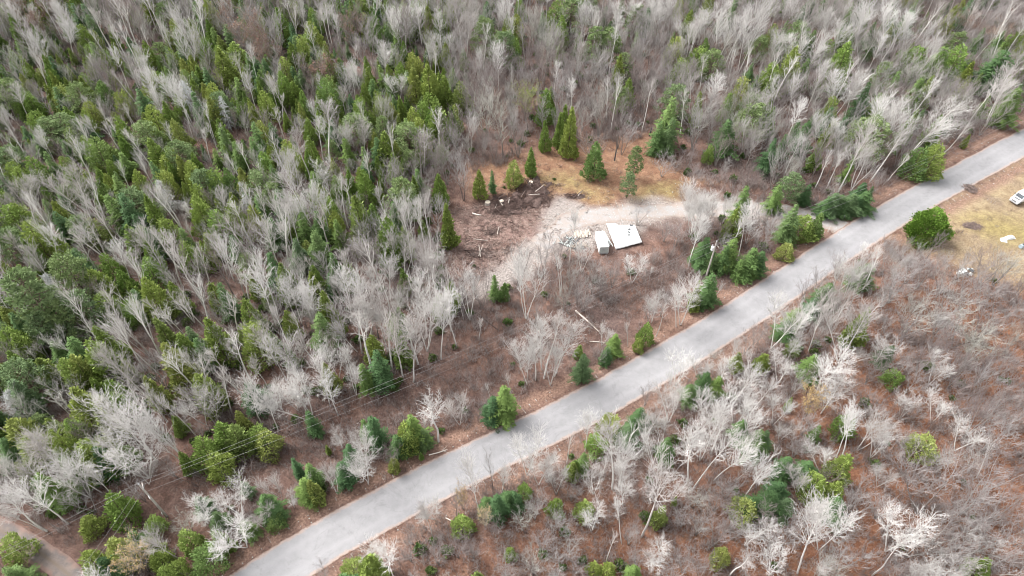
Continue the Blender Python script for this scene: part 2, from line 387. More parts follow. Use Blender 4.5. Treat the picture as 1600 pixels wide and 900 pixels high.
# ------------------------------------------------------------------ tree kinds (shared meshes)
def nrm(v): return v/(np.linalg.norm(v)+1e-9)
def bare(seed, H=15.0, Wd=7.0, crown0=0.42, n1=26, ang=(30, 55), tr=0.15, up=0.35, twig=0.02, forks=0, dense=1.0, droop=0.0, wob=0.055, limbs=False):
    r = random.Random(seed)
    trunk, segs = [], []
    def path(p, d, L, r0, r1, n, wob, upk, out):
        pts = [p]
        for i in range(n):
            d = nrm(d+np.array([r.gauss(0, wob), r.gauss(0, wob), r.gauss(0, wob)*0.5+upk/n]))
            q = p+d*L/n
            out.append((*p, *q, r0+(r1-r0)*i/n, r0+(r1-r0)*(i+1)/n)); p = q; pts.append((p, d))
        return pts[1:]
    stems = [(np.array([0, 0, 0.]), np.array([0, 0, 1.]), H, tr)]
    if forks:
        stems = []
        for k in range(forks):
            a = 2*math.pi*k/forks+r.uniform(-.5, .5); t = r.uniform(0.10, 0.26)
            stems.append((np.array([0.12*math.cos(a), 0.12*math.sin(a), 0]), nrm(np.array([math.cos(a)*t, math.sin(a)*t, 1])), H*r.uniform(0.82, 1.0), tr*0.8))
    for (p, d, hh, rr) in stems:
        n = 12
        tp = path(p, d, hh, rr, rr*0.16, n, 0.035, 0.02, trunk)
        m1 = int(n1/(1 if not forks else forks*0.62))
        for k in range(m1):
            t = crown0+(0.985-crown0)*((k+r.random())/m1)
            fi = t*n; i = min(n-1, int(fi)); base, dd = tp[i-1] if i > 0 else tp[0]
            nxt = tp[i][0]; b = base+(nxt-base)*(fi-i)
            u = (t-crown0)/(1-crown0)
            prof = (0.55+0.75*u-1.05*u*u)*1.45 if u < 0.9 else 0.36
            prof = max(0.25, prof)*r.uniform(0.7, 1.15)
            A = math.radians(r.uniform(*ang)*(1-0.35*u)); az = k*2.4+r.uniform(-.5, .5)
            L = prof*Wd/2/max(0.45, math.sin(A))*0.82
            dv = np.array([math.sin(A)*math.cos(az), math.sin(A)*math.sin(az), math.cos(A)])
            r1 = max(0.03, rr*0.38*(1-0.55*u))
            pb = path(b, dv, L, r1, twig*0.8, 5, wob, up-droop, trunk if limbs else segs)
            for j, (q, qd) in enumerate(pb):
                nb = 2
                for s_ in range(nb):
                    if r.random() > dense: continue
                    L2 = L*(0.52-0.055*j)*r.uniform(0.6, 1.1)
                    side = nrm(np.cross(qd, np.array([r.gauss(0, 1), r.gauss(0, 1), r.gauss(0, 1)])))
                    d2 = nrm(qd*0.75+side*r.uniform(0.4, 0.72)+np.array([0, 0, 0.15]))
                    p2 = path(q, d2, L2, max(twig*1.25, r1*0.42), twig*0.7, 3, wob*1.4, up*0.6-droop, segs)
                    for (w, wd) in p2:
                        for _ in range(2):
                            if r.random() > dense: continue
                            side = nrm(np.cross(wd, np.array([r.gauss(0, 1), r.gauss(0, 1), r.gauss(0, 1)])))
                            d3 = nrm(wd*0.7+side*r.uniform(0.4, 0.9)+np.array([0, 0, 0.15-droop]))
                            L3 = L2*r.uniform(0.3, 0.6)
                            e = w+d3*L3
                            segs.append((*w, *e, twig*0.8, twig*0.35))
    return trunk, segs
def leaves_on(segs, seed, n, size):
    r = np.random.RandomState(seed); s = np.array([q for q in segs if q[6] < 0.03])
    k = r.randint(0, len(s), n); t = r.rand(n, 1)
    cen = s[k, :3]*(1-t)+s[k, 3:6]*t+r.normal(0, 0.13, (n, 3))
    a = r.normal(0, 1, (n, 3)); a /= np.linalg.norm(a, axis=1)[:, None]
    b = np.cross(a, r.normal(0, 1, (n, 3))); b /= np.linalg.norm(b, axis=1)[:, None]
    sz = r.uniform(0.6, 1.2, (n, 1))*size
    return quads(cen, a*sz, b*sz*0.7)
def conifer_cedar(seed, H=9.0, Wd=5.0, n=2900, leaf=0.24, lumps=11, point=1.0):
    r = np.random.RandomState(seed)
    ph = r.rand(5)*6.28
    def rad(t, a):
        base = np.power(np.clip(1-t, 0, 1), 0.62*point)*np.clip(0.62+3.2*t, 0, 1)
        w = 1+0.16*np.sin(3*a+ph[0]+4*t)+0.12*np.sin(5*a+ph[1]-7*t)+0.10*np.sin(9*t+ph[2]+2*a)+0.08*np.sin(17*t+ph[3]+a)
        return base*w*Wd/2
    t = np.clip(1-np.sqrt(r.rand(n))*0.99, 0.0, 1); t = np.where(r.rand(n) < 0.25, r.rand(n), t)
    a = r.rand(n)*6.283
    f = np.power(r.rand(n), 0.28)
    R = rad(t, a)*f
    cen = np.stack([R*np.cos(a), R*np.sin(a), 0.25+t*(H-0.25)], 1)
    # clumped sprays
    ns = 260
    st = 1-np.sqrt(r.rand(ns))*0.98; sa = r.rand(ns)*6.283; sR = rad(st, sa)
    sc = np.stack([sR*np.cos(sa), sR*np.sin(sa), 0.25+st*(H-0.25)], 1)
    k = r.randint(0, ns, n//2)
    out = np.stack([np.cos(sa[k]), np.sin(sa[k]), np.full(len(k), 0.7)], 1)
    cen[:n//2] = sc[k]+r.normal(0, 0.20*Wd/5, (len(k), 3))-out*r.rand(len(k), 1)*0.35
    aa = np.arctan2(cen[:, 1], cen[:, 0])
    out = np.stack([np.cos(aa), np.sin(aa), np.full(n, 1.1)], 1)+r.normal(0, 0.45, (n, 3))
    out /= np.linalg.norm(out, axis=1)[:, None]
    b = np.cross(out, r.normal(0, 1, (n, 3))); b /= np.linalg.norm(b, axis=1)[:, None]
    gap = np.sin(3*aa+ph[3]+5*cen[:, 2]/H*3)*np.sin(cen[:, 2]*2.1*9/H+ph[4]+2*aa)+0.5*np.sin(cen[:, 2]*4.3*9/H+3*aa+ph[2])
    keep = (gap > -0.62) | (r.rand(n) < 0.25)
    cen, out, b = cen[keep], out[keep], b[keep]; n = len(cen)
    sz = r.uniform(0.55, 1.25, (n, 1))*leaf
    V, F = quads(cen, out*sz*1.25, b*sz*0.75)
    return V, F
def conifer_spruce(seed, H=11.0, Wd=5.0, levels=24, needle=1.0):
    r = np.random.RandomState(seed); cen, ax, bx = [], [], []
    for l in range(levels):
        t = (l+r.rand()*0.6)/levels; z = 0.5+t*(H-0.9)
        Rr = Wd/2*(1-t)**0.85*(0.55+min(1, 5*t)*0.45)+0.12
        nb = int(9-3*t)
        a0 = r.rand()*6.28
        for k in range(nb):
            a = a0+k*6.283/nb+r.normal(0, 0.2); L = Rr*r.uniform(0.45, 1.28)*(1+0.22*math.sin(2*a+l*0.5+seed))
            if r.rand() < 0.12: continue
            u = np.array([math.cos(a), math.sin(a), 0]); sd_ = np.array([-math.sin(a), math.cos(a), 0])
            ns = max(2, int(L/0.30))
            for s_ in range(ns):
                f = (s_+0.6)/ns
                p = u*L*f+np.array([0, 0, z+0.18*L*f-0.42*L*f*f])
                wd = (0.16+0.30*L*(1-f)*0.6+0.12)*r.uniform(0.7, 1.2)*needle
                for sg in (-1, 1):
                    d = nrm(u*0.75+sd_*sg*0.85+np.array([0, 0, r.uniform(-0.55, 0.1)]))
                    q = p+d*wd*0.8
                    cen.append(q); ax.append(d*wd*0.95); bx.append(nrm(np.cross(d, np.array([0, 0, 1.0])+r.normal(0, 0.35, 3)))*wd*0.34)
            cen.append(u*L+np.array([0, 0, z-0.24*L])); ax.append(u*0.26*needle); bx.append(sd_*0.10)
    for k in range(5):
        cen.append(np.array([0, 0, H-0.12*k-0.1])); ax.append(np.array([0, 0, 0.25])); a = k*1.3; bx.append(np.array([math.cos(a)*0.1, math.sin(a)*0.1, 0]))
    return quads(np.array(cen), np.array(ax), np.array(bx))
def conifer_pine(seed, H=12.0, Wd=8.0):
    r = np.random.RandomState(seed); C_, A_, B_ = [], [], []; segs = []
    nt_ = 62
    for k in range(nt_):
        t = 0.22+0.76*k/nt_; a = k*2.4+r.normal(0, .3)
        Rr = Wd/2*(1-((t-0.35)/0.68)**2 if t > 0.35 else 0.85)**0.8*r.uniform(0.45, 1.05) if t < 0.98 else 0.2
        c = np.array([Rr*math.cos(a), Rr*math.sin(a), t*H+r.normal(0, .25)])
        segs.append((0, 0, t*H-0.12*Rr*2, *c, 0.06, 0.025))
        m = 58; sz = r.uniform(0.55, 0.95)*Wd/8
        d = r.normal(0, 1, (m, 3)); d[:, 2] = d[:, 2]*0.6+0.35; d /= np.linalg.norm(d, axis=1)[:, None]
        q = c+d*np.array([1, 1, 0.55])*sz*np.power(r.rand(m, 1), 0.4)*1.25
        s = r.uniform(0.15, 0.28, (m, 1))
        b = np.cross(d, r.normal(0, 1, (m, 3))); b /= np.linalg.norm(b, axis=1)[:, None]
        C_.append(q); A_.append(d*s*1.2); B_.append(b*s*0.5)
    V, F = quads(np.concatenate(C_), np.concatenate(A_), np.concatenate(B_))
    return V, F, segs
def dead_spruce(seed, H=10.0, Wd=5.0):
    r = np.random.RandomState(seed); segs = []
    for l in range(24):
        t = (l+r.rand()*0.5)/24; z = 0.6+t*(H-0.9); Rr = Wd/2*(1-t)**0.8+0.15
        for k in range(5):
            a = r.rand()*6.28; L = Rr*r.uniform(0.7, 1.1); u = np.array([math.cos(a), math.sin(a), 0]); p = np.array([0, 0, z])
            e = p+u*L*0.6+np.array([0, 0, 0.1*L]); e2 = p+u*L+np.array([0, 0, -0.12*L])
            segs += [(*p, *e, 0.035, 0.03), (*e, *e2, 0.03, 0.015)]
            for _ in range(5):
                f = r.uniform(0.2, 1); q = p+(e2-p)*f; d = nrm(u*0.6+r.normal(0, 0.7, 3)+np.array([0, 0, -0.4]))
                segs.append((*q, *(q+d*r.uniform(0.25, 0.7)), 0.034, 0.014))
    return segs
def trunk_segs(H, r0, n=6, seed=0):
    r = random.Random(seed); p = np.array([0, 0, -0.3]); out = []
    for i in range(n):
        q = np.array([r.gauss(0, 0.03), r.gauss(0, 0.03), H*(i+1)/n])
        out.append((*p, *q, r0*(1-0.9*i/n), r0*(1-0.9*(i+1)/n))); p = q
    return out
KIND = {}     # kind -> list of (trunk mesh, crown mesh, height, width)
def width_of(V):
    V = np.asarray(V); return 2*np.percentile(np.hypot(V[:, 0], V[:, 1]), 95)
def reg(k, tsegs, tm, V, F, cm, H, name):
    tv, tf = tubes(tsegs, 6)
    KIND.setdefault(k, []).append((mesh_np(name+'_trunk', tv, tf, tm, True), mesh_np(name+'_crown', V, F, cm), H, width_of(V)))
for i in range(9):
    t, s = bare(100+i, 15, (6, 5.2, 7, 4.6, 6.5, 5.6, 7, 6.5, 4.2)[i], crown0=(0.42, 0.54, 0.46, 0.6, 0.4, 0.5, 0.5, 0.45, 0.62)[i], n1=(26, 21, 29, 18, 30, 24, 25, 28, 17)[i], ang=(24, 54), forks=(0, 0, 0, 0, 2, 0, 3, 2, 0)[i], tr=0.15, twig=0.0205, dense=0.78)
    reg('b', t, M['birch'], *tubes(s), M['birchtwig'], 15, 'birch')
for i in range(8):
    t, s = bare(800+i, 15, (4.6, 5.4, 4.0, 5.8, 3.6, 5, 4.4, 6)[i], crown0=(0.5, 0.42, 0.6, 0.46, 0.62, 0.52, 0.38, 0.55)[i], n1=(11, 13, 9, 14, 8, 12, 12, 10)[i], ang=(14, 34), forks=(0, 2, 0, 3, 0, 2, 2, 0)[i], tr=0.20, twig=0.018, dense=0.72, limbs=True)
    reg('w', t, M['birch'], *tubes(s), M['slimtwig'], 15, 'aspen')
for i in range(8):
    t, s = bare(200+i, 12, (6, 7.5, 5.5, 7, 8, 6.5, 8, 6)[i], crown0=0.3, n1=18, ang=(30, 58), tr=0.15, up=0.5, twig=0.02, forks=(0, 3, 0, 2, 4, 0, 3, 2)[i], dense=0.62)
    reg('g', t, M['grey'], *tubes(s), M['greytwig'], 12, 'grey_tree')
for i in range(9):
    V, F = conifer_cedar(300+i, 9, (3.6, 4.4, 5.4, 3.0, 4.2, 5.0, 3.9, 6.0, 3.3)[i], leaf=0.21, point=(1.25, 1.1, 0.8, 1.4, 1.2, 1.0, 1.3, 0.6, 1.2)[i])
    reg('c', trunk_segs(8, 0.16, seed=i), M['bark'], V, F, M['cedar'], 9, 'cedar')
V, F = conifer_cedar(333, 8, 8.2, n=11000, leaf=0.21, point=0.5)
M['bigcedar'] = varied('dense_cedar_foliage', [(0, (0.115, 0.205, 0.03)), (1, (0.125, 0.21, 0.033))], 0.8, 0.9, 0.35, 0.1)
reg('C', trunk_segs(7, 0.25), M['bark'], V, F, M['bigcedar'], 8, 'big_cedar')
for i in range(7):
    V, F = conifer_spruce(400+i, 11, (4.4, 5.2, 5.8, 4.0, 6.2, 5.0, 4.8)[i], levels=(24, 22, 24, 26, 22, 25, 21)[i])
    reg('s', trunk_segs(10.6, 0.17, seed=i), M['bark'], V, F, M['spruce'], 11, 'spruce')
for i in range(5):
    V, F, sg = conifer_pine(500+i, 12, (7, 8, 6.4, 8.6, 7.4)[i])
    reg('p', trunk_segs(11.5, 0.2, seed=i)+sg, M['bark'], V, F, M['pine'], 12, 'pine')
for i in range(3):
    sg = dead_spruce(600+i); V, F = tubes(sg)
    reg('D', trunk_segs(9.8, 0.15, seed=i), M['deadtwig'], V, F, M['deadtwig'], 10, 'dead_spruce')
for k, mm, sd_, nl in (('R', 'russet', 700, 2600), ('T', 'golden', 720, 2600), ('Y', 'lime', 740, 2600)):
    for i in range(3):
        t, s = bare(sd_+i, 10, 7.5, crown0=0.28, n1=20, ang=(35, 62), tr=0.14, up=0.4, twig=0.016, forks=(0, 2, 3)[i], dense=0.75)
        V, F = leaves_on(s, sd_+i, nl, 0.115)
        tw, tf = tubes(s)
        Vj, Fj = joinm([(tw, tf), (V, F)])
        me_t = t
        reg(k, me_t, M['grey'], Vj, Fj, M[mm], 10, mm+'_tree')
        cr = KIND[k][-1][1]; cr.materials.append(M['greytwig'])
        mi = np.zeros(len(cr.polygons), np.int32); mi[:len(tf)] = 1; cr.polygons.foreach_set('material_index', mi)
KNAME = {'b': 'birch_tree', 'w': 'aspen_tree', 'g': 'maple_tree', 'c': 'cedar_tree', 'C': 'cedar_tree', 's': 'spruce_tree', 'p': 'pine_tree', 'D': 'dead_spruce', 'R': 'russet_tree', 'T': 'golden_tree', 'Y': 'lime_leaved_tree'}
KCAT = {'b': 'birch tree', 'w': 'aspen tree', 'g': 'bare tree', 'c': 'cedar tree', 'C': 'cedar tree', 's': 'spruce tree', 'p': 'pine tree', 'D': 'dead tree', 'R': 'brown-leaved tree', 'T': 'golden tree', 'Y': 'lime tree'}

#TREES#
# ------------------------------------------------------------------ trees surveyed from the photograph
# per tile: "kind tipx tipy height crownwidth [basex basey]" in thirds of a picture pixel from the tile's corner
SURVEY = [
((0, 0), """b 150 130 17 6 215 360;b 330 110 14 7 350 270;b 470 60 15 5 525 170;b 560 130 14 5;g 600 20 16 7;b 690 130 13 4 720 290;b 745 95 14 4 765 190;b 830 50 14 6;b 845 150 13 6;g 925 180 14 6;b 955 290 11 5 975 405;c 1020 225 12 8;c 1090 190 9 8;R 1140 80 12 10;R 1210 140 12 9;s 1150 240 8 4;s 905 0 12 4;p 750 10 10 6;s 770 200 10 3;c 890 260 10 4;c 920 310 8 5;b 650 310 13 8;b 770 360 11 7;D 850 380 10 6;c 730 320 6 5;s 640 410 10 6;s 900 430 12 5;c 860 330 8 5;c 700 500 10 7;c 990 400 8 6;b 1120 280 11 4;D 1030 450 10 4;c 1140 430 9 4;p 660 580 9 9;c 740 620 7 5;c 810 570 9 6;c 960 520 8 4;b 985 590 9 3;b 1015 590 9 3;s 1030 590 9 5;b 860 540 8 3;b 570 490 9 4 620 585;b 490 590 11 4;c 430 640 9 10;b 40 620 12 5 125 740;b 50 710 9 5;c 40 760 7 6;c 130 730 8 6;b 110 830 9 7;b 310 800 12 11;b 550 770 8 4;c 500 740 6 4;c 630 790 7 5;D 730 830 9 6;c 880 750 9 7;p 920 790 9 7;b 700 690 8 3 740 770;b 1140 670 11 5;c 990 780 9 7;c 1050 780 9 6;c 1120 780 10 6;s 700 750 8 5;c 750 790 8 7;s 1180 560 10 5;s 1090 650 9 5;D 1115 840 8 3;c 915 860 8 6;c 460 370 9 6;p 340 390 10 8;c 270 400 8 6;c 150 520 8 6;p 270 530 9 8;p 200 550 8 7;s 390 570 6 5;c 70 420 8 6;c 550 420 8 6;c 540 540 10 6;g 270 660 8 8;g 90 120 13 7;g 30 250 11 8;c 400 470 8 6;s 250 400 9 5;g 440 250 12 7;c 310 590 8 6;g 900 590 8 7;c 560 640 8 5;g 520 330 11 7"""),
((400, 0), """s 95 30 11 4;b 165 30 13 5;b 320 20 14 8 340 180;g 55 80 14 10;R 40 210 8 9;R 440 90 9 8;R 300 280 10 11;s 265 60 9 3;c 250 100 10 7;c 205 165 10 6;c 215 235 7 5;c 300 235 7 5;c 120 265 8 6;s 210 0 8 5;p 460 30 9 7;g 680 30 16 10;b 690 40 15 9;b 965 50 16 11;b 885 170 13 6 905 300;g 800 160 13 8;s 650 130 10 4;s 610 110 9 4;b 605 220 15 9 612 365;c 510 260 10 4;b 665 360 12 7 672 485;c 800 300 13 8;c 735 320 11 6;s 920 310 9 5;c 880 350 10 6;c 955 380 9 8;c 840 460 13 8;c 930 490 8 5;c 775 480 8 6;c 840 545 9 6;c 480 470 10 7;c 570 430 10 6;c 730 510 8 6;b 960 490 11 4 955 610;g 410 320 12 8;s 540 360 8 5;c 320 370 11 8;c 350 440 8 6;c 170 380 8 5;c 200 480 9 4;c 130 380 8 5;c 30 430 9 6;c 110 330 10 6;b 100 520 10 5;b 300 510 20 9 355 790;b 200 600 20 8 265 880;b 130 700 16 8 190 900;b 410 600 14 7 422 770;b 510 580 12 6 515 740;c 20 700 9 7;b 15 760 10 4 50 890;g 590 480 10 7;p 590 560 9 6;c 600 620 10 8;c 640 720 9 6;g 750 640 12 9;g 880 630 14 12;g 830 690 11 10;g 950 740 12 9;g 1080 280 14 13;g 1160 330 12 10;g 1050 330 13 9;p 1070 90 12 9;p 1170 150 12 8;c 1185 80 10 7;g 1060 450 14 12;g 1150 540 12 8;s 410 640 9 5;s 750 780 9 6;c 500 800 11 8;g 620 780 11 9;s 1080 0 10 6;s 450 0 9 5;b 1180 10 14 6;c 650 660 8 5;c 430 800 9 5;c 680 870 5 5;c 1045 800 8 5;s 1105 800 7 3;g 480 170 11 7;g 540 100 12 7;b 740 20 13 8;g 870 20 13 8;b 190 250 11 4 200 360;g 390 170 11 6;b 560 270 11 4 575 380;g 660 220 10 7;s 700 560 9 6;s 560 640 9 6;s 350 560 9 6;b 310 780 12 7 330 900;c 760 560 7 6;g 30 520 8 7;s 60 560 8 5;c 10 560 8 6"""),
((800, 0), """c 220 0 10 9;c 20 60 10 7;c 15 180 9 6;p 400 130 12 8;c 320 150 7 4;b 310 190 11 7 305 330;b 475 80 17 6 453 355;b 520 10 16 9 510 180;b 620 40 12 7 620 205;b 690 30 14 8 665 170;b 755 60 14 6 735 210;b 820 120 12 6 816 270;b 880 80 14 7 868 220;b 930 40 15 9 905 220;b 1040 80 15 8 945 320;b 1150 50 17 8 1058 350;b 1130 250 12 4 1055 480;b 720 0 13 8;g 590 310 10 8;g 150 170 14 9;g 190 140 13 8;g 60 350 9 8;Y 70 420 9 9;c 185 405 7 3;c 155 555 9 4;c 230 515 10 4;c 285 495 14 6;R 380 640 9 9;c 395 670 10 8;g 430 400 14 10;g 510 490 12 10;g 560 560 10 8;p 515 400 9 5;s 760 440 15 9;s 760 540 11 7;g 880 500 12 14;s 1020 560 10 9;b 810 360 13 7 790 500;b 960 360 10 7;b 905 280 10 4 880 420;p 590 690 9 5;p 555 810 7 6;c 935 680 5 4;c 90 700 8 4;c 10 760 7 6;g 720 750 5 10;g 30 570 10 9;c 880 220 8 8;c 800 270 8 8;c 780 170 9 7;c 1090 360 9 7;p 1170 170 8 7;b 1180 430 12 7;g 680 150 12 7;g 560 220 10 7;g 690 300 10 7;g 600 180 11 8;g 90 40 13 8;g 330 40 12 7;b 350 10 13 6;g 420 260 9 7;g 200 270 11 8;g 100 210 12 8;g 270 330 10 7;g 350 330 9 7;b 610 330 10 4 605 440;g 740 360 9 7;g 800 320 11 7;g 950 440 10 8;g 1040 380 10 8;s 1030 420 9 6;g 1060 560 9 8;g 1120 620 8 8;g 840 700 5 7;g 990 640 8 8;g 1170 600 9 8;b 1115 560 10 5 1075 720;b 1030 570 9 4 1000 690;s 700 560 10 6"""),
((1200, 0), """b 130 0 14 8 65 150;b 60 150 13 7 0 320;b 135 170 13 6 85 345;b 250 180 14 8 160 370;b 640 60 18 9 530 285;b 490 160 13 9 420 320;b 800 0 18 5 650 270;g 350 0 15 9;b 370 90 17 10 300 310;b 470 20 14 9;b 860 80 11 3 820 225;g 560 40 14 8;g 770 100 10 8;s 680 40 9 5;R 990 80 7 13;R 1110 120 7 11;c 380 200 14 9;c 135 220 13 8;c 30 290 10 9;g 200 0 15 8;b 350 360 15 13 300 560;s 480 380 12 6;p 560 300 9 6;c 710 220 10 8;s 840 210 12 9;c 920 200 12 8;s 1130 220 13 10;g 90 420 10 9;b 290 555 10 7 225 730;b 340 580 9 6 310 720;b 570 460 20 10 485 720;b 640 480 21 9 510 740;b 630 600 18 7 480 850;b 475 600 21 7 330 900;b 490 700 13 7 390 890;b 345 740 10 4 275 880;b 830 520 14 13 670 720;b 1110 350 16 12 1020 590;b 980 610 10 4 820 720;g 900 450 8 10;c 810 680 9 8;p 130 820 8 8;s 460 850 6 5;g 690 320 9 9;g 200 640 10 8;g 100 640 10 8;g 60 720 9 8;s 1190 400 11 8;s 1140 540 8 7;g 1050 30 10 9;g 1150 60 10 9;b 640 200 11 4 600 320;g 550 320 9 8;g 760 330 9 9;g 830 380 8 8;g 640 420 9 8;g 740 430 8 8;c 730 690 8 8;g 180 480 9 8;g 260 340 10 8;g 400 580 9 8;g 210 330 9 7;g 20 560 9 8;s 370 540 7 6;b 180 640 9 4 150 760;g 130 760 8 6;g 900 560 7 7;g 1080 480 9 9;g 940 380 8 7;g 20 20 14 8;b 290 60 13 7 260 200;s 60 860 8 6;s 200 860 6 5;b 690 140 13 6 640 270"""),
((0, 300), """b 60 0 11 5 150 110;b 180 150 15 4 320 340;b 410 190 8 11;b 350 0 10 10;s 490 0 11 7;s 560 0 12 7;c 680 20 13 6;b 760 0 10 8;D 1140 0 6 5;c 30 70 10 9;c 130 150 11 9;p 30 190 9 9;c 60 60 9 8;p 270 300 14 12;p 60 370 18 14;D 190 370 11 7;s 250 90 9 6;p 340 120 8 7;c 420 130 7 8;c 420 370 10 11;c 470 480 8 9;p 320 480 11 11;p 240 520 11 9;p 150 570 10 8;c 670 400 11 9;c 550 370 7 6;c 680 310 8 8;c 760 130 9 8;c 850 230 8 7;c 650 160 8 7;c 960 190 7 6;c 1000 90 10 9;c 1080 50 9 8;c 910 20 11 8;c 1170 60 9 7;b 460 530 10 7 520 645;b 550 540 10 6 600 640;b 640 530 13 7 720 700;b 770 530 17 8 895 700;b 820 460 12 7 910 610;b 740 190 14 4 850 380;b 790 190 15 4 930 470;b 830 290 16 5 960 540;b 920 280 14 5 1000 470;b 1070 150 17 8 1185 340;b 890 290 12 4 960 470;b 520 260 9 3 590 365;b 605 210 9 4 650 300;b 690 200 9 4 740 290;b 860 150 10 6 920 250;b 1030 490 16 8 1130 680;b 1110 370 15 7 1190 560;c 960 580 12 9;c 760 700 13 10;c 410 700 11 12;c 340 770 9 8;c 290 790 9 8;b 150 700 9 6 235 785;b 250 660 12 6 345 790;b 105 740 10 5 195 835;b 510 650 22 6 755 860;b 590 660 14 6 700 770;b 490 790 9 7 560 880;b 210 850 7 7;p 60 810 10 11;c 180 790 8 7;c 20 640 8 8;c 60 670 8 7;s 40 560 9 7;b 950 720 20 7 1100 890;b 1050 700 20 9 1180 890;b 830 770 16 6 980 900;c 830 660 9 8;s 340 260 8 6;b 960 90 11 5 1020 200;g 1030 130 10 7;s 870 620 8 6;c 590 510 7 6;c 480 290 7 6;g 520 100 6 9;g 330 300 7 8;b 640 340 11 5 700 440;b 790 380 12 5 860 490;g 720 330 10 6;b 980 650 15 6 1080 800;b 700 560 14 5 800 720;b 560 600 15 6 700 760;g 1000 300 12 7;g 920 400 11 7;b 1020 250 14 5 1100 420;g 1140 240 12 7;c 980 420 8 6;b 1100 610 14 7 1180 760;g 900 730 10 8;s 240 700 7 6;c 500 880 7 7;b 380 640 8 5 440 700"""),
((400, 300), """b 240 10 14 10 285 210;b 150 60 15 8 222 305;b 20 170 17 7 132 395;b 330 0 12 6;c 460 20 14 9;c 610 120 13 12;s 640 40 10 5;b 720 40 12 8 735 205;b 820 20 17 7 818 270;c 890 50 12 6;b 715 220 13 8 695 405;b 820 250 15 8 816 495;b 605 320 13 7 630 505;b 470 240 12 5 570 360;s 370 130 9 6;s 270 180 11 9;s 350 280 8 6;c 250 370 10 6;b 440 300 14 8 500 520;b 520 350 12 8 540 510;b 150 400 14 9 215 625;b 250 480 15 6 310 695;b 20 310 20 6 112 605;b 0 390 18 6 100 640;c 310 470 12 8;s 340 370 8 6;b 440 520 17 10 500 765;b 555 490 19 9 530 745;b 510 560 15 6 520 760;c 140 560 8 6;g 700 400 10 9;b 790 500 18 13 803 745;b 890 530 18 10 868 785;b 640 630 17 9 690 875;b 730 640 18 9 740 895;s 660 540 8 8;b 995 390 15 9 1003 605;b 935 750 13 12 935 910;b 80 720 14 10 150 895;b 360 660 10 5 480 760;b 220 660 13 8 290 835;b 330 720 16 9 390 880;b 430 810 14 10 470 950;s 560 740 11 9;s 1118 390 9 4 1120 515;c 1165 430 5 4;g 430 250 10 7;b 300 800 13 7;g 370 400 9 7;g 300 310 9 7;g 420 60 10 6;b 400 60 12 4 425 210;b 110 170 12 5 170 300;g 180 310 10 7;g 100 470 9 7;s 180 220 9 7;b 380 400 12 6 440 510;b 640 480 9 6;g 770 330 8 6;b 30 650 14 7 100 820;b 240 560 12 6 300 690;s 490 800 8 7;g 160 720 10 8;g 560 560 8 7;g 900 420 4 6;b 960 500 7 3;s 280 90 10 7;s 60 120 9 7;g 540 240 9 7;c 540 60 11 6;b 1050 600 6 2;g 850 380 5 6"""),
((800, 300), """b 60 310 16 11 66 595;b 330 240 9 6 325 380;b 222 310 10 4 226 485;g 290 350 8 7;g 430 340 7 9;g 390 380 7 8;g 480 350 6 7;b 570 320 6 7 560 430;b 890 0 14 12 868 160;b 870 10 15 9 850 180;b 850 25 14 9 838 200;b 915 15 13 8 885 175;b 890 60 11 8 862 215;s 985 240 7 6 975 370;s 1140 250 7 6 1140 385;s 930 260 6 6 915 365;b 1045 30 9 6 985 150;b 870 140 13 7 830 345;s 900 200 8 8 880 345;s 1090 230 9 8 1095 390;s 1010 200 10 8 1000 360;s 1110 330 6 7 1115 400;s 1060 300 6 6 1050 400;b 1135 130 6 6;c 880 410 8 4;s 950 370 9 9;b 970 410 6 4 950 490;b 830 420 10 10 790 620;b 770 440 10 2 770 630;b 690 490 7 8;b 550 600 6 3 545 720;b 740 540 7 4 675 675;c 640 610 6 6;s 720 600 6 7;c 600 680 4 4;s 490 660 6 6;b 450 650 7 5 420 720;s 340 750 8 7;s 450 720 5 5;b 215 630 14 10 150 870;b 140 640 14 9 140 830;b 60 720 12 8 70 900;b 280 650 11 8 200 860;b 800 780 8 9;s 920 840 6 7;b 1080 690 7 6;c 1070 750 5 5;c 1190 760 5 5;g 170 380 7 6;b 240 330 8 4 230 470;g 350 470 6 7;g 230 470 6 7;g 310 420 7 7;g 130 530 6 6;g 270 500 5 6;g 420 430 5 5;g 940 120 6 6;g 1000 130 7 6;g 1170 60 7 6;s 1040 100 5 4;g 660 520 6 7;g 720 480 6 6;g 420 720 5 6;g 960 740 4 5;b 900 790 7 7;b 1000 800 8 6;b 1110 830 10 8;s 980 860 6 6;s 1050 640 4 5;b 120 690 13 8 110 880;b 200 720 11 8 180 900;g 600 90 4 6;g 730 150 5 6;g 780 170 5 6"""),
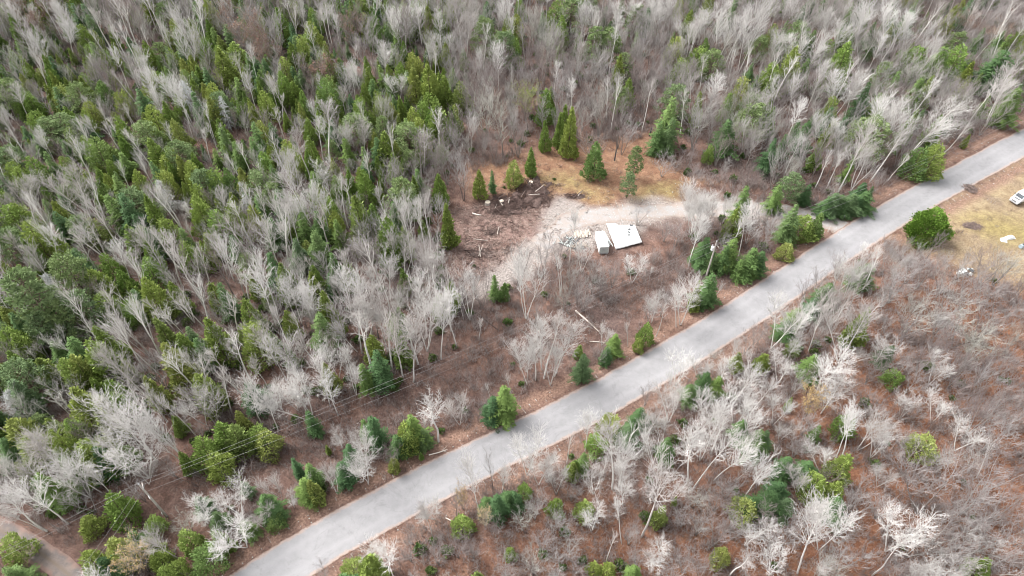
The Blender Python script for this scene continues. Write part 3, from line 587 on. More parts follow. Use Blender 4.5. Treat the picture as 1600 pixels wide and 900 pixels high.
((1200, 300), """s 105 40 11 8 70 225;c 190 110 6 9;c 255 95 7 5;c 100 240 4 6;s 322 -5 8 7 280 108;s 405 -2 8 7 365 102;s 468 -12 8 7 425 90;s 368 30 5 6 333 110;s 438 18 6 5.5 400 98;s 290 25 5 6 252 112;s 350 5 7 6 312 104;C 740 55 8 11 722 215;c 750 200 3 6;b 400 310 11 9;b 430 340 10 8;b 530 280 9 3 440 470;b 330 360 9 4 295 500;b 370 350 9 4 330 490;s 480 330 7 8;s 300 420 6 8;s 230 490 5 7;g 280 460 6 6;b 80 520 10 11 15 730;b 420 540 12 16 330 790;b 245 580 9 4 190 745;b 560 690 7 9;b 330 790 10 14;b 70 790 6 10;s 230 760 7 8;s 590 720 6 6;c 610 840 4 6;g 640 390 8 12;g 740 560 8 14;g 900 480 8 10;g 990 420 8 10;g 1080 380 8 10;g 1050 300 9 8 990 440;g 840 360 9 9 800 480;g 780 310 8 9;g 700 310 7 9;g 1150 300 8 9;g 600 430 7 9;g 540 470 7 8;g 860 560 7 9;g 970 600 8 11;g 1080 560 8 10;g 1160 480 8 10;g 1010 690 7 11;g 860 690 8 10;g 780 740 7 10;g 1100 760 8 10;b 830 800 7 9;g 940 820 7 9;b 480 250 6 5;b 420 260 6 5;g 350 310 5 8;g 260 380 5 7;g 190 430 5 7;s 150 540 5 7;s 100 600 5 7;g 20 450 4 6;b 370 470 8 8;b 180 560 7 7;g 640 770 6 8;g 720 860 6 8;g 520 800 6 8;c 0 760 5 5;c 130 700 4 5;b 470 740 9 7 400 800;g 240 650 5 7;b 150 690 6 6"""),
((0, 600), """D 40 40 11 9 110 170;c 50 180 9 12;s 10 260 7 8;c 430 100 11 6;c 310 170 8 8;p 170 170 5 6;b 255 60 15 7 380 185;b 560 90 17 15 740 365;b 500 190 13 10 640 330;b 560 290 13 14 700 440;b 690 370 6 10 700 470;b 700 180 16 9 880 355;b 740 250 14 8 860 360;b 860 60 12 10 960 180;b 830 0 14 8 930 110;b 640 40 16 7 780 170;c 380 270 9 12;c 490 330 6 6;c 120 260 8 10;b 90 330 15 11 265 480;b 280 390 14 12 425 530;b 0 370 12 5 110 440;b 130 480 15 8 320 655;b 0 540 14 7 220 690;b 0 590 13 5 200 685;c 500 510 9 9;c 570 530 8 7;s 670 530 8 9;c 870 400 9 10;c 1020 180 8 11;c 930 250 8 9;c 1080 190 8 9;c 1000 330 7 9;c 1190 200 6 8;c 390 630 4 7;c 700 630 4 6;c 390 790 8 8;c 510 730 8 10;s 460 820 6 8;s 600 690 5 6;T 600 790 7 10;c 710 780 6 7;c 850 690 6 7;c 930 770 7 11;c 750 860 5 6;c 800 840 5 7;b 700 720 8 5 850 825;b 1060 520 7 14;b 1070 660 8 16;b 940 580 6 10;s 920 530 5 6;s 1130 460 5 4;c 15 730 6 8;c 105 835 4 7;s 10 860 7 7;b 210 200 8 6;b 150 250 10 5 280 330;b 300 380 10 6;g 560 640 4 6;s 730 560 5 6;b 580 20 14 6 700 160;g 60 90 8 7;b 170 100 10 6 260 170;g 360 200 8 7;b 400 220 9 4 465 270;g 700 40 10 7;s 440 300 8 8;g 330 490 8 8;g 60 470 9 7;s 150 440 7 7;g 620 460 6 7;g 780 380 4 7;g 400 700 3 6;g 330 740 3 7;b 430 730 4 5;g 720 650 3 6;g 850 640 4 8;s 1000 600 5 6;s 1130 640 5 6"""),
((400, 600), """b 20 60 14 7 107 220;b 120 40 18 15 247 170;b 205 10 14 9 267 150;s 450 40 10 13;s 290 100 8 5 285 240;c 30 230 6 9;b 600 20 10 11 625 160;b 655 20 10 10 660 160;s 525 150 10 5 530 270;s 575 135 12 8 575 290;s 720 140 9 9;c 690 180 8 9;b 830 40 12 12 855 265;b 940 60 8 8;s 1165 0 11 10 1165 160;s 1110 50 8 8;b 1095 0 6 3;s 650 230 7 7;c 650 340 4 4 652 405;b 510 300 9 13 527 465;s 430 280 7 7;b 380 220 5 7;b 470 230 6 7;s 170 350 6 4;s 240 370 7 7;s 210 440 7 8;c 290 425 8 6 292 550;b 330 390 9 6;s 390 360 7 7;c 330 290 3 4;b 60 450 7 6 125 545;b 160 530 3 7;s 30 520 6 8;b 0 600 5 7;c 80 620 3 6;b 570 590 6 8;b 670 560 8 6;b 810 560 7 8;T 960 500 6 5;T 1070 600 5 5;b 1000 380 10 6 1050 615;g 1095 340 8 3 1110 490;b 1185 400 7 5 1150 510;s 1080 530 5 6;s 1130 520 7 8;s 1180 500 6 7;c 960 630 4 8;b 560 770 6 12;c 440 830 5 8;b 290 780 4 3;g 200 250 4 6;s 60 560 5 7;b 250 400 5 4;g 620 310 5 7;c 770 320 2 4;s 780 200 6 6;g 1040 120 4 5;g 1080 60 5 6;g 850 510 6 4 860 580;g 930 520 6 4 940 620;g 720 690 4 6;g 850 770 5 8;g 940 740 6 9;g 700 770 5 7;g 300 860 4 6;g 1010 760 5 8;c 1190 780 3 5;g 1110 650 5 7;b 140 0 13 8 200 130;b 330 0 10 6;g 190 470 4 5;g 480 370 5 7"""),
((800, 600), """b 60 260 9 10 70 420;b 120 340 9 10 125 470;b 350 150 8 5 345 310;b 290 250 8 4 255 370;c 470 140 6 8;s 610 110 6 7;s 560 190 6 8;c 400 250 4 8;c 300 360 5 5;s 340 320 6 5;c 290 370 5 5;b 460 220 12 8 470 495;b 525 280 11 9 500 480;b 400 400 8 8;b 530 430 8 10 522 570;b 730 40 10 12 730 180;b 770 0 9 8 760 130;b 910 70 12 10 870 230;b 1080 60 11 10 1040 200;b 1150 0 14 10 1110 150;s 840 0 5 7;s 735 250 7 7;b 640 230 9 7 660 370;b 850 240 14 9 820 455;b 930 190 14 10 880 360;b 1010 160 11 4 930 330;b 1030 240 11 6 850 490;b 1080 310 10 8 945 455;b 1180 370 10 8 1090 530;s 1170 220 7 9;s 1130 540 4 8;c 1100 560 5 9;c 770 530 3 4;c 715 570 6 5;b 710 420 12 10 610 710;b 380 600 7 8;b 505 580 9 6 515 745;c 210 540 5 6;c 350 550 5 7;c 60 470 4 5;s 10 500 6 6;b 465 710 7 4 440 835;c 1000 770 5 6;b 1100 760 8 9 1020 895;c 460 840 5 6;s 580 850 5 6;c 390 840 4 5;b 690 760 6 9;g 900 640 5 8;g 1000 630 9 12;b 1150 670 7 9;b 800 470 6 6 745 550;g 640 160 7 8;g 120 540 7 8;g 200 430 6 7;g 200 620 6 7;g 150 720 6 8;g 60 600 7 8;g 100 810 7 9;g 260 640 5 7;g 280 740 5 8;g 570 660 6 7;g 600 770 6 8;g 800 600 5 8;g 830 800 6 9;g 930 840 6 9;g 770 860 6 8;g 1080 640 7 8;g 200 850 6 9;g 310 830 5 8;g 880 520 5 8;g 960 520 5 8;g 1020 460 5 8;g 660 470 5 7;g 290 470 5 7;b 180 350 7 7;b 220 400 7 7;g 420 120 3 5;g 330 200 3 4;g 560 60 4 6;g 640 20 5 6;b 660 130 8 7;b 1000 90 10 7;b 1140 130 9 8;s 1090 170 6 7;g 1040 560 4 7;b 1120 250 8 5"""),
((1200, 600), """b 350 0 9 14;T 240 50 8 9;s 245 195 5 4;b 85 80 9 7 20 195;b 85 190 6 7 50 270;s 0 220 6 6;b 390 140 12 5 310 365;b 435 165 13 8 340 355;b 540 160 9 9;b 540 220 9 9 480 345;b 650 50 8 11 620 160;b 805 80 6 9 760 185;b 945 185 9 14 870 315;c 750 260 5 10;b 1065 285 8 4 975 440;b 570 410 5 8;g 740 340 14 18 700 610;g 480 480 10 12;g 800 520 10 11 820 650;b 640 620 12 17 555 780;b 705 740 14 8 490 895;b 225 560 14 9 138 885;b 340 590 12 12 238 775;c 380 335 8 8;c 240 440 6 9;c 340 460 7 7;s 340 530 6 9;s 200 370 5 8;s 100 350 6 8;s 30 510 6 8;s 100 540 5 7;b 150 420 8 7 130 525;b 235 310 7 10 240 420;b 50 780 8 9 10 890;c 1045 820 6 6;b 830 850 8 11;g 1050 450 10 14;g 1150 370 9 12;g 780 700 8 12;g 1130 670 9 13;g 900 640 8 11;g 980 560 8 11;g 1040 100 9 11;g 940 60 7 9;g 1140 80 9 11;g 1120 210 8 10;g 580 300 4 8;g 680 240 4 8;g 440 20 7 8;g 520 60 6 8;g 150 270 5 8;g 300 400 5 7;g 170 620 6 8;g 60 680 6 9;g 290 830 7 9;b 300 840 6 6;b 770 860 7 8;b 900 860 7 9;g 410 660 6 9;g 420 780 7 10;g 560 560 5 9;g 930 780 8 11;g 1040 700 8 11;g 1160 800 8 11;g 640 850 6 9;g 200 160 5 8;s 60 470 5 7;g 0 600 6 8;g 120 700 5 8;g 700 100 5 8;g 830 330 5 8;g 1000 330 5 8;g 1180 540 8 10"""),
]
TREES = []           # dicts
def add_tree(k, B, h, w, lean=(0, 0), hand=False):
    TREES.append(dict(k=k, x=B[0], y=B[1], h=h, w=w, lx=lean[0], ly=lean[1], hand=hand))
for (ox, oy), txt in SURVEY:
    for e in txt.split(';'):
        q = e.split(); k = q[0]; v = [float(t) for t in q[1:]]
        if k == 'b' and ((ox, oy) == (0, 300) or (oy == 0 and v[3] <= 5) or ((ox, oy) == (0, 600) and v[1] < 350 and v[3] < 9) or v[3] <= 4): k = 'w'
        tx, ty, h, w = ox+v[0]/3, oy+v[1]/3, v[2], v[3]
        if k == 'c' and w > 9 and w < 12.5: w = 9+(w-9)*.4
        T0 = at(tx, ty, h); w *= 14/(3*FPX/math.sqrt(T0.x**2+T0.y**2+(CAM_H-h)**2))*((1.3 if k == 'b' else 1.0 if oy < 300 else 1.1) if k in 'bgw' else 1.05)
        if len(v) == 6:
            B = at(ox+v[4]/3, oy+v[5]/3)
            best = min((math.hypot(*(np.array(proj((B.x, B.y, hh)))-(tx, ty))), hh) for hh in np.arange(2, 26, 0.25))
            h = best[1]; T = at(tx, ty, h); L = Vector((T.x-B.x, T.y-B.y)); 
            if L.length > 0.36*h: L *= 0.36*h/L.length
            L = L if k in 'bgwRTYD' else L*0.0
            add_tree(k, (B.x, B.y), h, w, (L.x, L.y), True)
        else:
            T = at(tx, ty, h); j = 0.05*h if k in 'bgw' else 0.02*h
            lx, ly = rng.gauss(0, j), rng.gauss(0, j)
            add_tree(k, (T.x-lx, T.y-ly), h, w, (lx, ly), True)

# ------------------------------------------------------------------ the rest of the woods, grown between the surveyed trees
def dense_of(px, py):
    """mix of kinds and spacing at a picture place of the woods"""
    if px > 1330 and py > 375: return dict(g=.97, b=.03), 4.0, (5, 9)
    if py > 560 and px > 640+ (900-py)*1.2: return dict(g=.72, b=.13, w=.08, s=.04, c=.03), 3.1, (3.5, 7.5)
    if px < 700 and 90 < py < 350: return dict(c=.42, s=.18, b=.07, w=.1, g=.19, p=.04), 2.75, (5, 10.5)
    if px < 720 and py >= 350: return dict(c=.25, s=.10, b=.18, w=.3, g=.15, p=.02), 2.7, (6, 13)
    if px < 700: return dict(c=.22, s=.11, b=.14, w=.12, g=.39, R=.02), 2.9, (8, 14)
    if px < 1060: return dict(g=.76, b=.06, w=.05, c=.06, s=.04, p=.03), 3.2, (7, 12)
    return dict(g=.60, b=.07, w=.09, c=.1, s=.12, p=.02), 3.2, (7, 12)
N0 = 90000
cx = nr.uniform(-215, 215, N0); cy = nr.uniform(22, 262, N0)
dC = segdist(cx, cy, CLEAR, True); iC = inpoly(cx, cy, CLEAR)
dY = segdist(cx, cy, YARD, True); iY = inpoly(cx, cy, YARD)
dR = segdist(cx, cy, _roadc); dD = segdist(cx, cy, _drive); dT = segdist(cx, cy, _track); dP = segdist(cx, cy, CORR)
PATCH = gp([(1000, 400), (1090, 385), (1110, 440), (1010, 490), (900, 540), (800, 590), (700, 660), (640, 690), (540, 710), (300, 770), (300, 740), (500, 660), (640, 600), (720, 540), (760, 480), (820, 440), (900, 420)])
iP = inpoly(cx, cy, PATCH)
OPEN2 = gp([(1020, 170), (1060, 220), (1140, 260), (1290, 300), (1300, 350), (1200, 380), (1130, 330), (1060, 320), (960, 240), (820, 240), (740, 240), (760, 200), (880, 230), (1000, 210)])
iO = inpoly(cx, cy, OPEN2)
cell = {}
def near(x, y, d):
    i, j = int(x//4), int(y//4)
    for a in (-2, -1, 0, 1, 2):
        for b in (-2, -1, 0, 1, 2):
            for (u, v) in cell.get((i+a, j+b), ()):
                if (u-x)**2+(v-y)**2 < d*d: return True
    return False
def put(x, y): cell.setdefault((int(x//4), int(y//4)), []).append((x, y))
for t in TREES: put(t['x'], t['y'])
for i in range(N0):
    x, y = cx[i], cy[i]
    px, py = proj((x, y, 0))
    if not (-130 < px < 1730 and -110 < py < 1010): continue
    if iC[i] or iY[i] or dC[i] < 1.5 or dY[i] < 2 or dR[i] < 6.5 or dD[i] < 3.8 or dT[i] < 4 or dP[i] < 4.5: continue
    if iP[i] and rng.random() < .25: continue
    mix, spc, (h0, h1) = dense_of(px, py)
    if iP[i]: spc = 4.2; mix = dict(g=.8, b=.12, s=.08); h0, h1 = 2.2, 5.0
    if iO[i]: spc = 6.5; mix = dict(g=.95, c=.05)
    if near(x, y, spc*rng.uniform(0.8, 1.15)): continue
    u = rng.random(); k = 'g'
    for kk, pr in mix.items():
        u -= pr
        if u <= 0: k = kk; break
    h = rng.uniform(h0, h1); 
    if dR[i] < 9 or dP[i] < 7: h *= 0.6
    if k in 'cs': h *= 0.88; w = h*rng.uniform(0.34, 0.54)
    elif k in 'bw': h *= 1.15; w = h*rng.uniform(0.24, 0.42)
    elif k == 'p': w = h*rng.uniform(.6, .85)
    else: h *= 0.9; w = h*rng.uniform(0.38, 0.62)
    j = 0.06*h if k in 'bgw' else 0.02*h
    put(x, y); add_tree(k, (x, y), h, w, (rng.gauss(0, j), rng.gauss(0, j)))

_d = segdist([t['x'] for t in TREES], [t['y'] for t in TREES], CORR)
_r = segdist([t['x'] for t in TREES], [t['y'] for t in TREES], _roadl)
TREES = [t for t, d, r_ in zip(TREES, _d, _r) if (d > (1.0 if t['hand'] else 2.6 + (0.32*t['w'] if t['k'] in 'csp' else 0))) and r_ > 4.4]
# which 300 of a kind are individuals
for t in TREES:
    a = proj((t['x'], t['y'], 0)); b_ = proj((t['x']+t['lx'], t['y']+t['ly'], t['h']))
    t['base'] = a; t['tip'] = b_; t['mid'] = ((a[0]+b_[0])/2, (a[1]+b_[1])/2)
    d = math.sqrt(t['x']**2+t['y']**2+CAM_H**2)
    t['size'] = math.hypot(a[0]-b_[0], a[1]-b_[1])*t['w']*FPX/d
    t['seen'] = any(-8 < q[0] < 1608 and -8 < q[1] < 908 for q in (b_, t['mid'], (t['tip'][0]*.75+a[0]*.25, b_[1]*.75+a[1]*.25)))
bykind = {}
for t in TREES: bykind.setdefault(t['k'], []).append(t)
IND, REST = [], []
for k, l in bykind.items():
    vis = sorted([t for t in l if t['seen']], key=lambda t: -(t['size']*(3 if t['hand'] else 1)))
    IND += vis[:299]; REST += vis[299:]+[t for t in l if not t['seen']]
zz = gz([t['x'] for t in TREES], [t['y'] for t in TREES])
for t, z in zip(TREES, zz): t['z'] = float(z)
print('TREES', {k: len(v) for k, v in bykind.items()}, 'individual', len(IND), 'rest', len(REST))

def orient(t):
    up = Vector((t['lx'], t['ly'], t['h'])).normalized()
    return up.to_track_quat('Z', 'Y') @ Quaternion((0, 0, 1), t['rot'])
for t in TREES:
    t['rot'] = rng.uniform(0, 6.28)
    vset = KIND[t['k']]
    asp = t['w']/t['h']
    c = sorted(range(len(vset)), key=lambda i: abs(math.log((vset[i][3]/vset[i][2])/asp))+rng.uniform(0, 0.5))
    t['v'] = c[0]; vv = vset[t['v']]
    L = math.sqrt(t['h']**2+t['lx']**2+t['ly']**2)
    sz = L/vv[2]; sx = t['w']/vv[3]
    sx = min(max(sx, 0.55*sz), (1.45 if t['k'] == 'b' else 1.9)*sz)
    t['sc'] = (sx, sx*rng.uniform(.92, 1.08), sz)
TREE_OBJ = []
for t in IND:
    vv = KIND[t['k']][t['v']]
    o = bpy.data.objects.new(KNAME[t['k']], None); C.objects.link(o); o.empty_display_size = 0.5
    o.location = (t['x'], t['y'], t['z']); o.rotation_mode = 'QUATERNION'; o.rotation_quaternion = orient(t); o.scale = t['sc']
    for nm, me_ in (('trunk', vv[0]), ('crown', vv[1])):
        c = bpy.data.objects.new(nm, me_); C.objects.link(c); c.parent = o
    t['o'] = o

# ------------------------------------------------------------------ stuff grown by geometry nodes
def scatter(name, items, sources, label, cat):
    """items: (x,y,z, quaternion, scale3, variant); one object, instances of the source meshes"""
    me = bpy.data.meshes.new(name); n_ = len(items)
    me.vertices.add(n_); me.vertices.foreach_set('co', np.array([i[0:3] for i in items], np.float32).ravel())
    a = me.attributes.new('rot', 'FLOAT_VECTOR', 'POINT'); a.data.foreach_set('vector', np.array([tuple(i[3].to_euler()) for i in items], np.float32).ravel())
    a = me.attributes.new('scl', 'FLOAT_VECTOR', 'POINT'); a.data.foreach_set('vector', np.array([i[4] for i in items], np.float32).ravel())
    a = me.attributes.new('var', 'INT', 'POINT'); a.data.foreach_set('value', np.array([i[5] for i in items], np.int32))
    o = link(name, me); o['kind'] = 'stuff'
    o['label'] = label; o['category'] = cat
    g = bpy.data.node_groups.new(name, 'GeometryNodeTree')
    g.interface.new_socket('Geometry', in_out='INPUT', socket_type='NodeSocketGeometry')
    g.interface.new_socket('Geometry', in_out='OUTPUT', socket_type='NodeSocketGeometry')
    gi = g.nodes.new('NodeGroupInput'); gout = g.nodes.new('NodeGroupOutput')
    jg = g.nodes.new('GeometryNodeJoinGeometry'); g.links.new(jg.outputs[0], gout.inputs[0])
    def attr(nm, ty):
        q = g.nodes.new('GeometryNodeInputNamedAttribute'); q.data_type = ty; q.inputs['Name'].default_value = nm
        return [s for s in q.outputs if s.enabled and s.name == 'Attribute'][0]
    for vi, src in enumerate(sources):
        so = bpy.data.objects.new(name+'_source', src)
        oi = g.nodes.new('GeometryNodeObjectInfo'); oi.inputs['Object'].default_value = so; oi.inputs['As Instance'].default_value = True
        ip = g.nodes.new('GeometryNodeInstanceOnPoints')
        cmpn = g.nodes.new('FunctionNodeCompare'); cmpn.data_type = 'INT'; cmpn.operation = 'EQUAL'
        ii = [s for s in cmpn.inputs if s.enabled]
        g.links.new(attr('var', 'INT'), ii[0]); ii[1].default_value = vi
        er = g.nodes.new('FunctionNodeEulerToRotation'); g.links.new(attr('rot', 'FLOAT_VECTOR'), er.inputs[0])
        g.links.new(gi.outputs[0], ip.inputs['Points']); g.links.new(cmpn.outputs[0], ip.inputs['Selection'])
        g.links.new(oi.outputs['Geometry'], ip.inputs['Instance']); g.links.new(er.outputs[0], ip.inputs['Rotation'])
        g.links.new(attr('scl', 'FLOAT_VECTOR'), ip.inputs['Scale']); g.links.new(ip.outputs[0], jg.inputs[0])
    md = o.modifiers.new('scatter', 'NODES'); md.node_group = g
    return o
def joined(vv, name):
    """trunk + crown as one mesh"""
    a, b = vv[0], vv[1]
    def arr(m):
        v = np.empty(len(m.vertices)*3, np.float32); m.vertices.foreach_get('co', v)
        f = np.empty(len(m.loops), np.int32); m.loops.foreach_get('vertex_index', f)
        mi = np.empty(len(m.polygons), np.int32); m.polygons.foreach_get('material_index', mi)
        return v.reshape(-1, 3), f.reshape(-1, 4), mi
    va, fa, ma = arr(a); vb, fb, mb = arr(b)
    me = mesh_np(name, np.concatenate([va, vb]), np.concatenate([fa, fb+len(va)]), a.materials[0])
    for m in b.materials: me.materials.append(m)
    me.polygons.foreach_set('material_index', np.concatenate([ma, mb+1]))
    return me
PLUR = {'b': 'birch_wood', 'w': 'aspen_wood', 'g': 'bare_wood', 'c': 'cedar_wood', 's': 'spruce_wood', 'p': 'pine_wood'}
PLAB = {'w': 'remaining slender pale aspens filling gaps across the woods', 'b': 'remaining white birches filling gaps across the woods', 'g': 'remaining bare grey trees filling gaps across the woods',
        'c': 'remaining green cedars filling gaps across the woods', 's': 'remaining dark spruces filling gaps across the woods', 'p': 'remaining pale pines filling gaps across the woods'}
for k in 'bwgcsp':
    l = [t for t in REST if t['k'] == k]
    if not l: continue
    nv = min(4, len(KIND[k]))
    scatter(PLUR[k], [(t['x'], t['y'], t['z'], orient(t), t['sc'], t['v'] % nv) for t in l], [joined(v, PLUR[k]) for v in KIND[k][:nv]], PLAB[k], 'woods')

# undergrowth: clumps of bare stems and low evergreen sprigs
def brush_mesh(seed, nstem=14, H=1.6, spread=0.9):
    r = np.random.RandomState(seed); segs = []
    for _ in range(nstem):
        p = np.array([r.normal(0, spread*.5), r.normal(0, spread*.5), -0.1]); d = nrm(np.array([r.normal(0, .28), r.normal(0, .28), 1])); L = H*r.uniform(.5, 1.1)
        q = p+d*L*0.55; e = q+nrm(d+r.normal(0, .18, 3))*L*.45
        segs += [(*p, *q, .022, .016), (*q, *e, .016, .008)]
        for _ in range(6):
            f = r.uniform(.25, 1); b = p+d*L*f*0.9; e2 = b+nrm(d*.7+r.normal(0, .5, 3))*L*r.uniform(.2, .4)
            segs.append((*b, *e2, .012, .006))
    V, F = tubes(segs); return mesh_np('undergrowth', V, F, M['brush'])
def sprig_mesh(seed):
    V, F = conifer_cedar(seed, 1.2, 1.5, n=240, leaf=0.16); return mesh_np('low_evergreen', V, F, M['weed'])
src = [brush_mesh(1), brush_mesh(2, 18, 1.2, 1.2), brush_mesh(3, 10, 2.4, 0.8), brush_mesh(4, 20, 0.8, 1.3), sprig_mesh(5)]
iG = inpoly(cx, cy, GRAVEL)
RA = np.array(_roadl)
def side_of(x, y):
    j = int(np.argmin((RA[:, 0]-x)**2+(RA[:, 1]-y)**2)); j = min(max(j, 1), len(RA)-2); d = RA[j+1]-RA[j-1]
    return d[0]*(y-RA[j, 1])-d[1]*(x-RA[j, 0])
items = []
iG = inpoly(cx, cy, GRAVEL)
zb = gz(cx, cy)
cl = 0
noise_b = base_noise(cx*1.3+20, cy*1.3)
for i in range(N0):
    x, y = cx[i], cy[i]
    if len(items) > 30000: break
    px, py = proj((x, y, 0))
    if not (-60 < px < 1660 and -60 < py < 960): continue
    if dR[i] < 4.6 or dD[i] < 3.0 or dT[i] < 2.6: continue
    pr = 0.55; hs_ = 1.0; wv = [4, 3, 3, 2, .5]
    if iY[i]: pr = 0.05; hs_ = 0.6; wv = [1, 1, 0, 4, 0]
    elif iG[i] and rng.random() < .9: continue
    elif iC[i]: pr = 0.10; hs_ = 0.6; wv = [1, 1, 0, 4, 0.1]
    elif iP[i]: pr = 0.62; hs_ = 0.9; wv = [3, 3, 2, 4, .1]
    elif dP[i] < 4.5: pr = 0.3; hs_ = 0.6; wv = [2, 3, 0, 5, .2]
    elif dR[i] < 7.5:
        south = side_of(x, y) < 0
        pr, hs_, wv = (.6, .85, [3, 3, 2, 3, .15]) if south else (.22, .55, [1, 1, 0, 5, .1])
    elif px < 720: pr = .62; wv = [4, 3, 4, 1, 1.6]
    elif py > 560: pr = .66; hs_ = 1.05; wv = [4, 4, 3, 3, .25]
    elif px > 1330 and py > 375: pr = .55; wv = [4, 4, 2, 4, 0.02]
    if rng.random() > pr*(1+noise_b[i]*1.2): continue
    v = rng.choices(range(5), wv)[0]; s = hs_*rng.uniform(.6, 1.35)
    q = Quaternion((0, 0, 1), rng.uniform(0, 6.28))
    items.append((x, y, float(zb[i]), q, (s*1.1, s*1.1, s*rng.uniform(.8, 1.2)), v))
print('BRUSH', len(items))
scatter('undergrowth', items, src, 'low grey brown brush and bare saplings covering the forest floor', 'undergrowth')
# ------------------------------------------------------------------ things in the clearing, along the road and in the yard
M['white'] = plain('white_paint', (0.80, 0.80, 0.79), 0.5, 0.05, 1.5)
M['whitedirty'] = plain('weathered_white_metal', (0.66, 0.68, 0.67), 0.5, 0.12, 1.2)
M['endpanel'] = plain('greenish_grey_panel', (0.44, 0.48, 0.47), 0.6, 0.12, 2)
M['tarp'] = plain('white_tarp', (0.70, 0.71, 0.70), 0.55, 0.16, 0.9)
M['black'] = plain('black_rubber', (0.03, 0.03, 0.032), 0.8, 0.2)
M['dark'] = plain('dark_scrap', (0.07, 0.075, 0.08), 0.7, 0.4)
M['steel'] = plain('galvanised_steel', (0.45, 0.46, 0.47), 0.45, 0.15, 3, 0.6)
M['pole'] = plain('weathered_pole_wood', (0.40, 0.37, 0.34), 0.9, 0.2, 2)
M['wood'] = plain('grey_lumber', (0.36, 0.31, 0.26), 0.9, 0.3, 2)
M['log'] = plain('pale_log_bark', (0.40, 0.35, 0.31), 0.9, 0.35, 2)
M['cut'] = plain('cut_wood', (0.62, 0.54, 0.44), 0.85, 0.15, 6)
M['stick'] = varied('brush_pile_sticks', [(0, (0.075, 0.048, 0.042)), (0.5, (0.115, 0.08, 0.07)), (1, (0.19, 0.145, 0.13))], 0.9, 2, 0.4)
M['chip'] = plain('wood_chips', (0.36, 0.27, 0.23), 0.9, 0.35, 0.5)
M['wire'] = plain('aluminium_wire', (0.30, 0.29, 0.29), 0.6, 0.1)
M['porcelain'] = plain('porcelain', (0.55, 0.56, 0.58), 0.3, 0.1)
M['canister'] = plain('pale_grey_canister', (0.72, 0.74, 0.75), 0.4, 0.06)
M['birchlog'] = plain('pale_birch_log', (0.66, 0.60, 0.54), 0.85, 0.15, 2)
M['glass'], _n, _b = mat('dark_window_glass', 0.08); _b.inputs['Base Color'].default_value = (0.05, 0.06, 0.07, 1); _b.inputs['Specular IOR Level'].default_value = 0.6
M['lamp'] = plain('headlight_lens', (0.6, 0.6, 0.6), 0.2, 0.05)
M['grille'] = plain('grey_grille', (0.16, 0.16, 0.17), 0.5, 0.3, 8)
M['blue'] = plain('blue_grey_paint', (0.30, 0.37, 0.42), 0.5, 0.15, 3)
def ground_z(x, y): return float(gz([x], [y])[0])
def gat(px, py):
    p = at(px, py); p.z = ground_z(p.x, p.y); return p
def bobj(name, boxes, m, parent, bw=0.0, loc=None):
    V, F = joinm([box(*b) for b in boxes]); o = poly_obj(name, V, F, m, parent)
    if loc is not None: o.location = loc
    if bw: bev(o, bw)
    return o
def tobj(name, segs, m, parent=None, n=8, caps=True):
    V, F = tubes(segs, n); V = [tuple(v) for v in V]; F = [tuple(f) for f in F]
    if caps:
        for s in range(len(segs)):
            o = s*2*n; F.append(tuple(o+k for k in range(n))[::-1]); F.append(tuple(o+n+k for k in range(n)))
    return poly_obj(name, V, F, m, parent)
def wheel(parent, x, y, z, r, w):
    ty = tobj('wheel', [(x-w/2, y, z, x+w/2, y, z, r, r)], M['black'], parent, 16)
    tobj('rim', [(x-w/2-.012, y, z, x+w/2+.012, y, z, r*.55, r*.55)], M['steel'], ty, 12)
    return ty

# storage trailer
A = gat(937, 361); Bq = gat(944.5, 388)
TZ = ground_z(A.x+1, A.y-2)
dirn = Vector((Bq.x-A.x, Bq.y-A.y, 0)); rz = math.atan2(dirn.y, dirn.x)+math.pi/2       # local -y points to the camera
tc_ = gat(939.5, 386)
tr = thing('storage_trailer', 'small white enclosed storage trailer parked beside the white tarp', 'trailer', (tc_.x, tc_.y, TZ), rz)
def hull(w, l, z0, z1, c):
    prof = [(-w/2, z0), (w/2, z0), (w/2, z1-c), (w/2-c, z1), (-w/2+c, z1), (-w/2, z1-c)]
    V = [(x, -l/2, z) for x, z in prof]+[(x, l/2, z) for x, z in prof]; n = len(prof)
    F = [tuple(range(n))[::-1][::-1], tuple(range(n, 2*n))[::-1]]+[(k, n+k, n+(k+1) % n, (k+1) % n) for k in range(n)]
    return V, F
V, F = hull(1.95, 4.6, 0.4, 2.15, 0.12); bo = poly_obj('body', V, F, M['whitedirty'], tr); bev(bo, 0.04)
V, F = hull(2.02, 4.7, 2.10, 2.24, 0.05); bev(poly_obj('roof', V, F, M['white'], tr), 0.03)
for sx in (-1, 1):
    d = bobj('door', [(sx*0.47-.45, sx*0.47+.45, -2.345, -2.303, 0.5, 2.02)], M['endpanel'], tr, 0.01)
    bobj('handle', [(sx*0.08-.025, sx*0.08+.025, -2.39, -2.345, 0.75, 1.75)], M['steel'], d)
    bobj('corner_post', [(sx*0.945-.05, sx*0.945+.05, -2.36, -2.26, 0.42, 2.10)], M['whitedirty'], tr)
    wheel(tr, sx*0.88, 0.2, 0.33, 0.33, 0.2)
    bobj('mudguard', [(sx*0.88-.15, sx*0.88+.15, -0.25, 0.65, 0.70, 0.76)], M['steel'], tr)
for k in range(8): bobj('roof_seam', [(-.98, .98, -2.0+.55*k-.02, -2.0+.55*k+.02, 2.235, 2.262)], M['endpanel'], tr)
bobj('drawbar', [(-.05, .05, 2.3, 3.4, 0.38, 0.47), (-.5, .5, 2.28, 2.36, 0.36, 0.46)], M['steel'], tr)
bobj('jack_stand', [(-.05, .05, 3.15, 3.25, 0.0, 0.6)], M['steel'], tr)
bobj('bumper', [(-.9, .9, -2.45, -2.36, 0.3, 0.4)], M['steel'], tr)

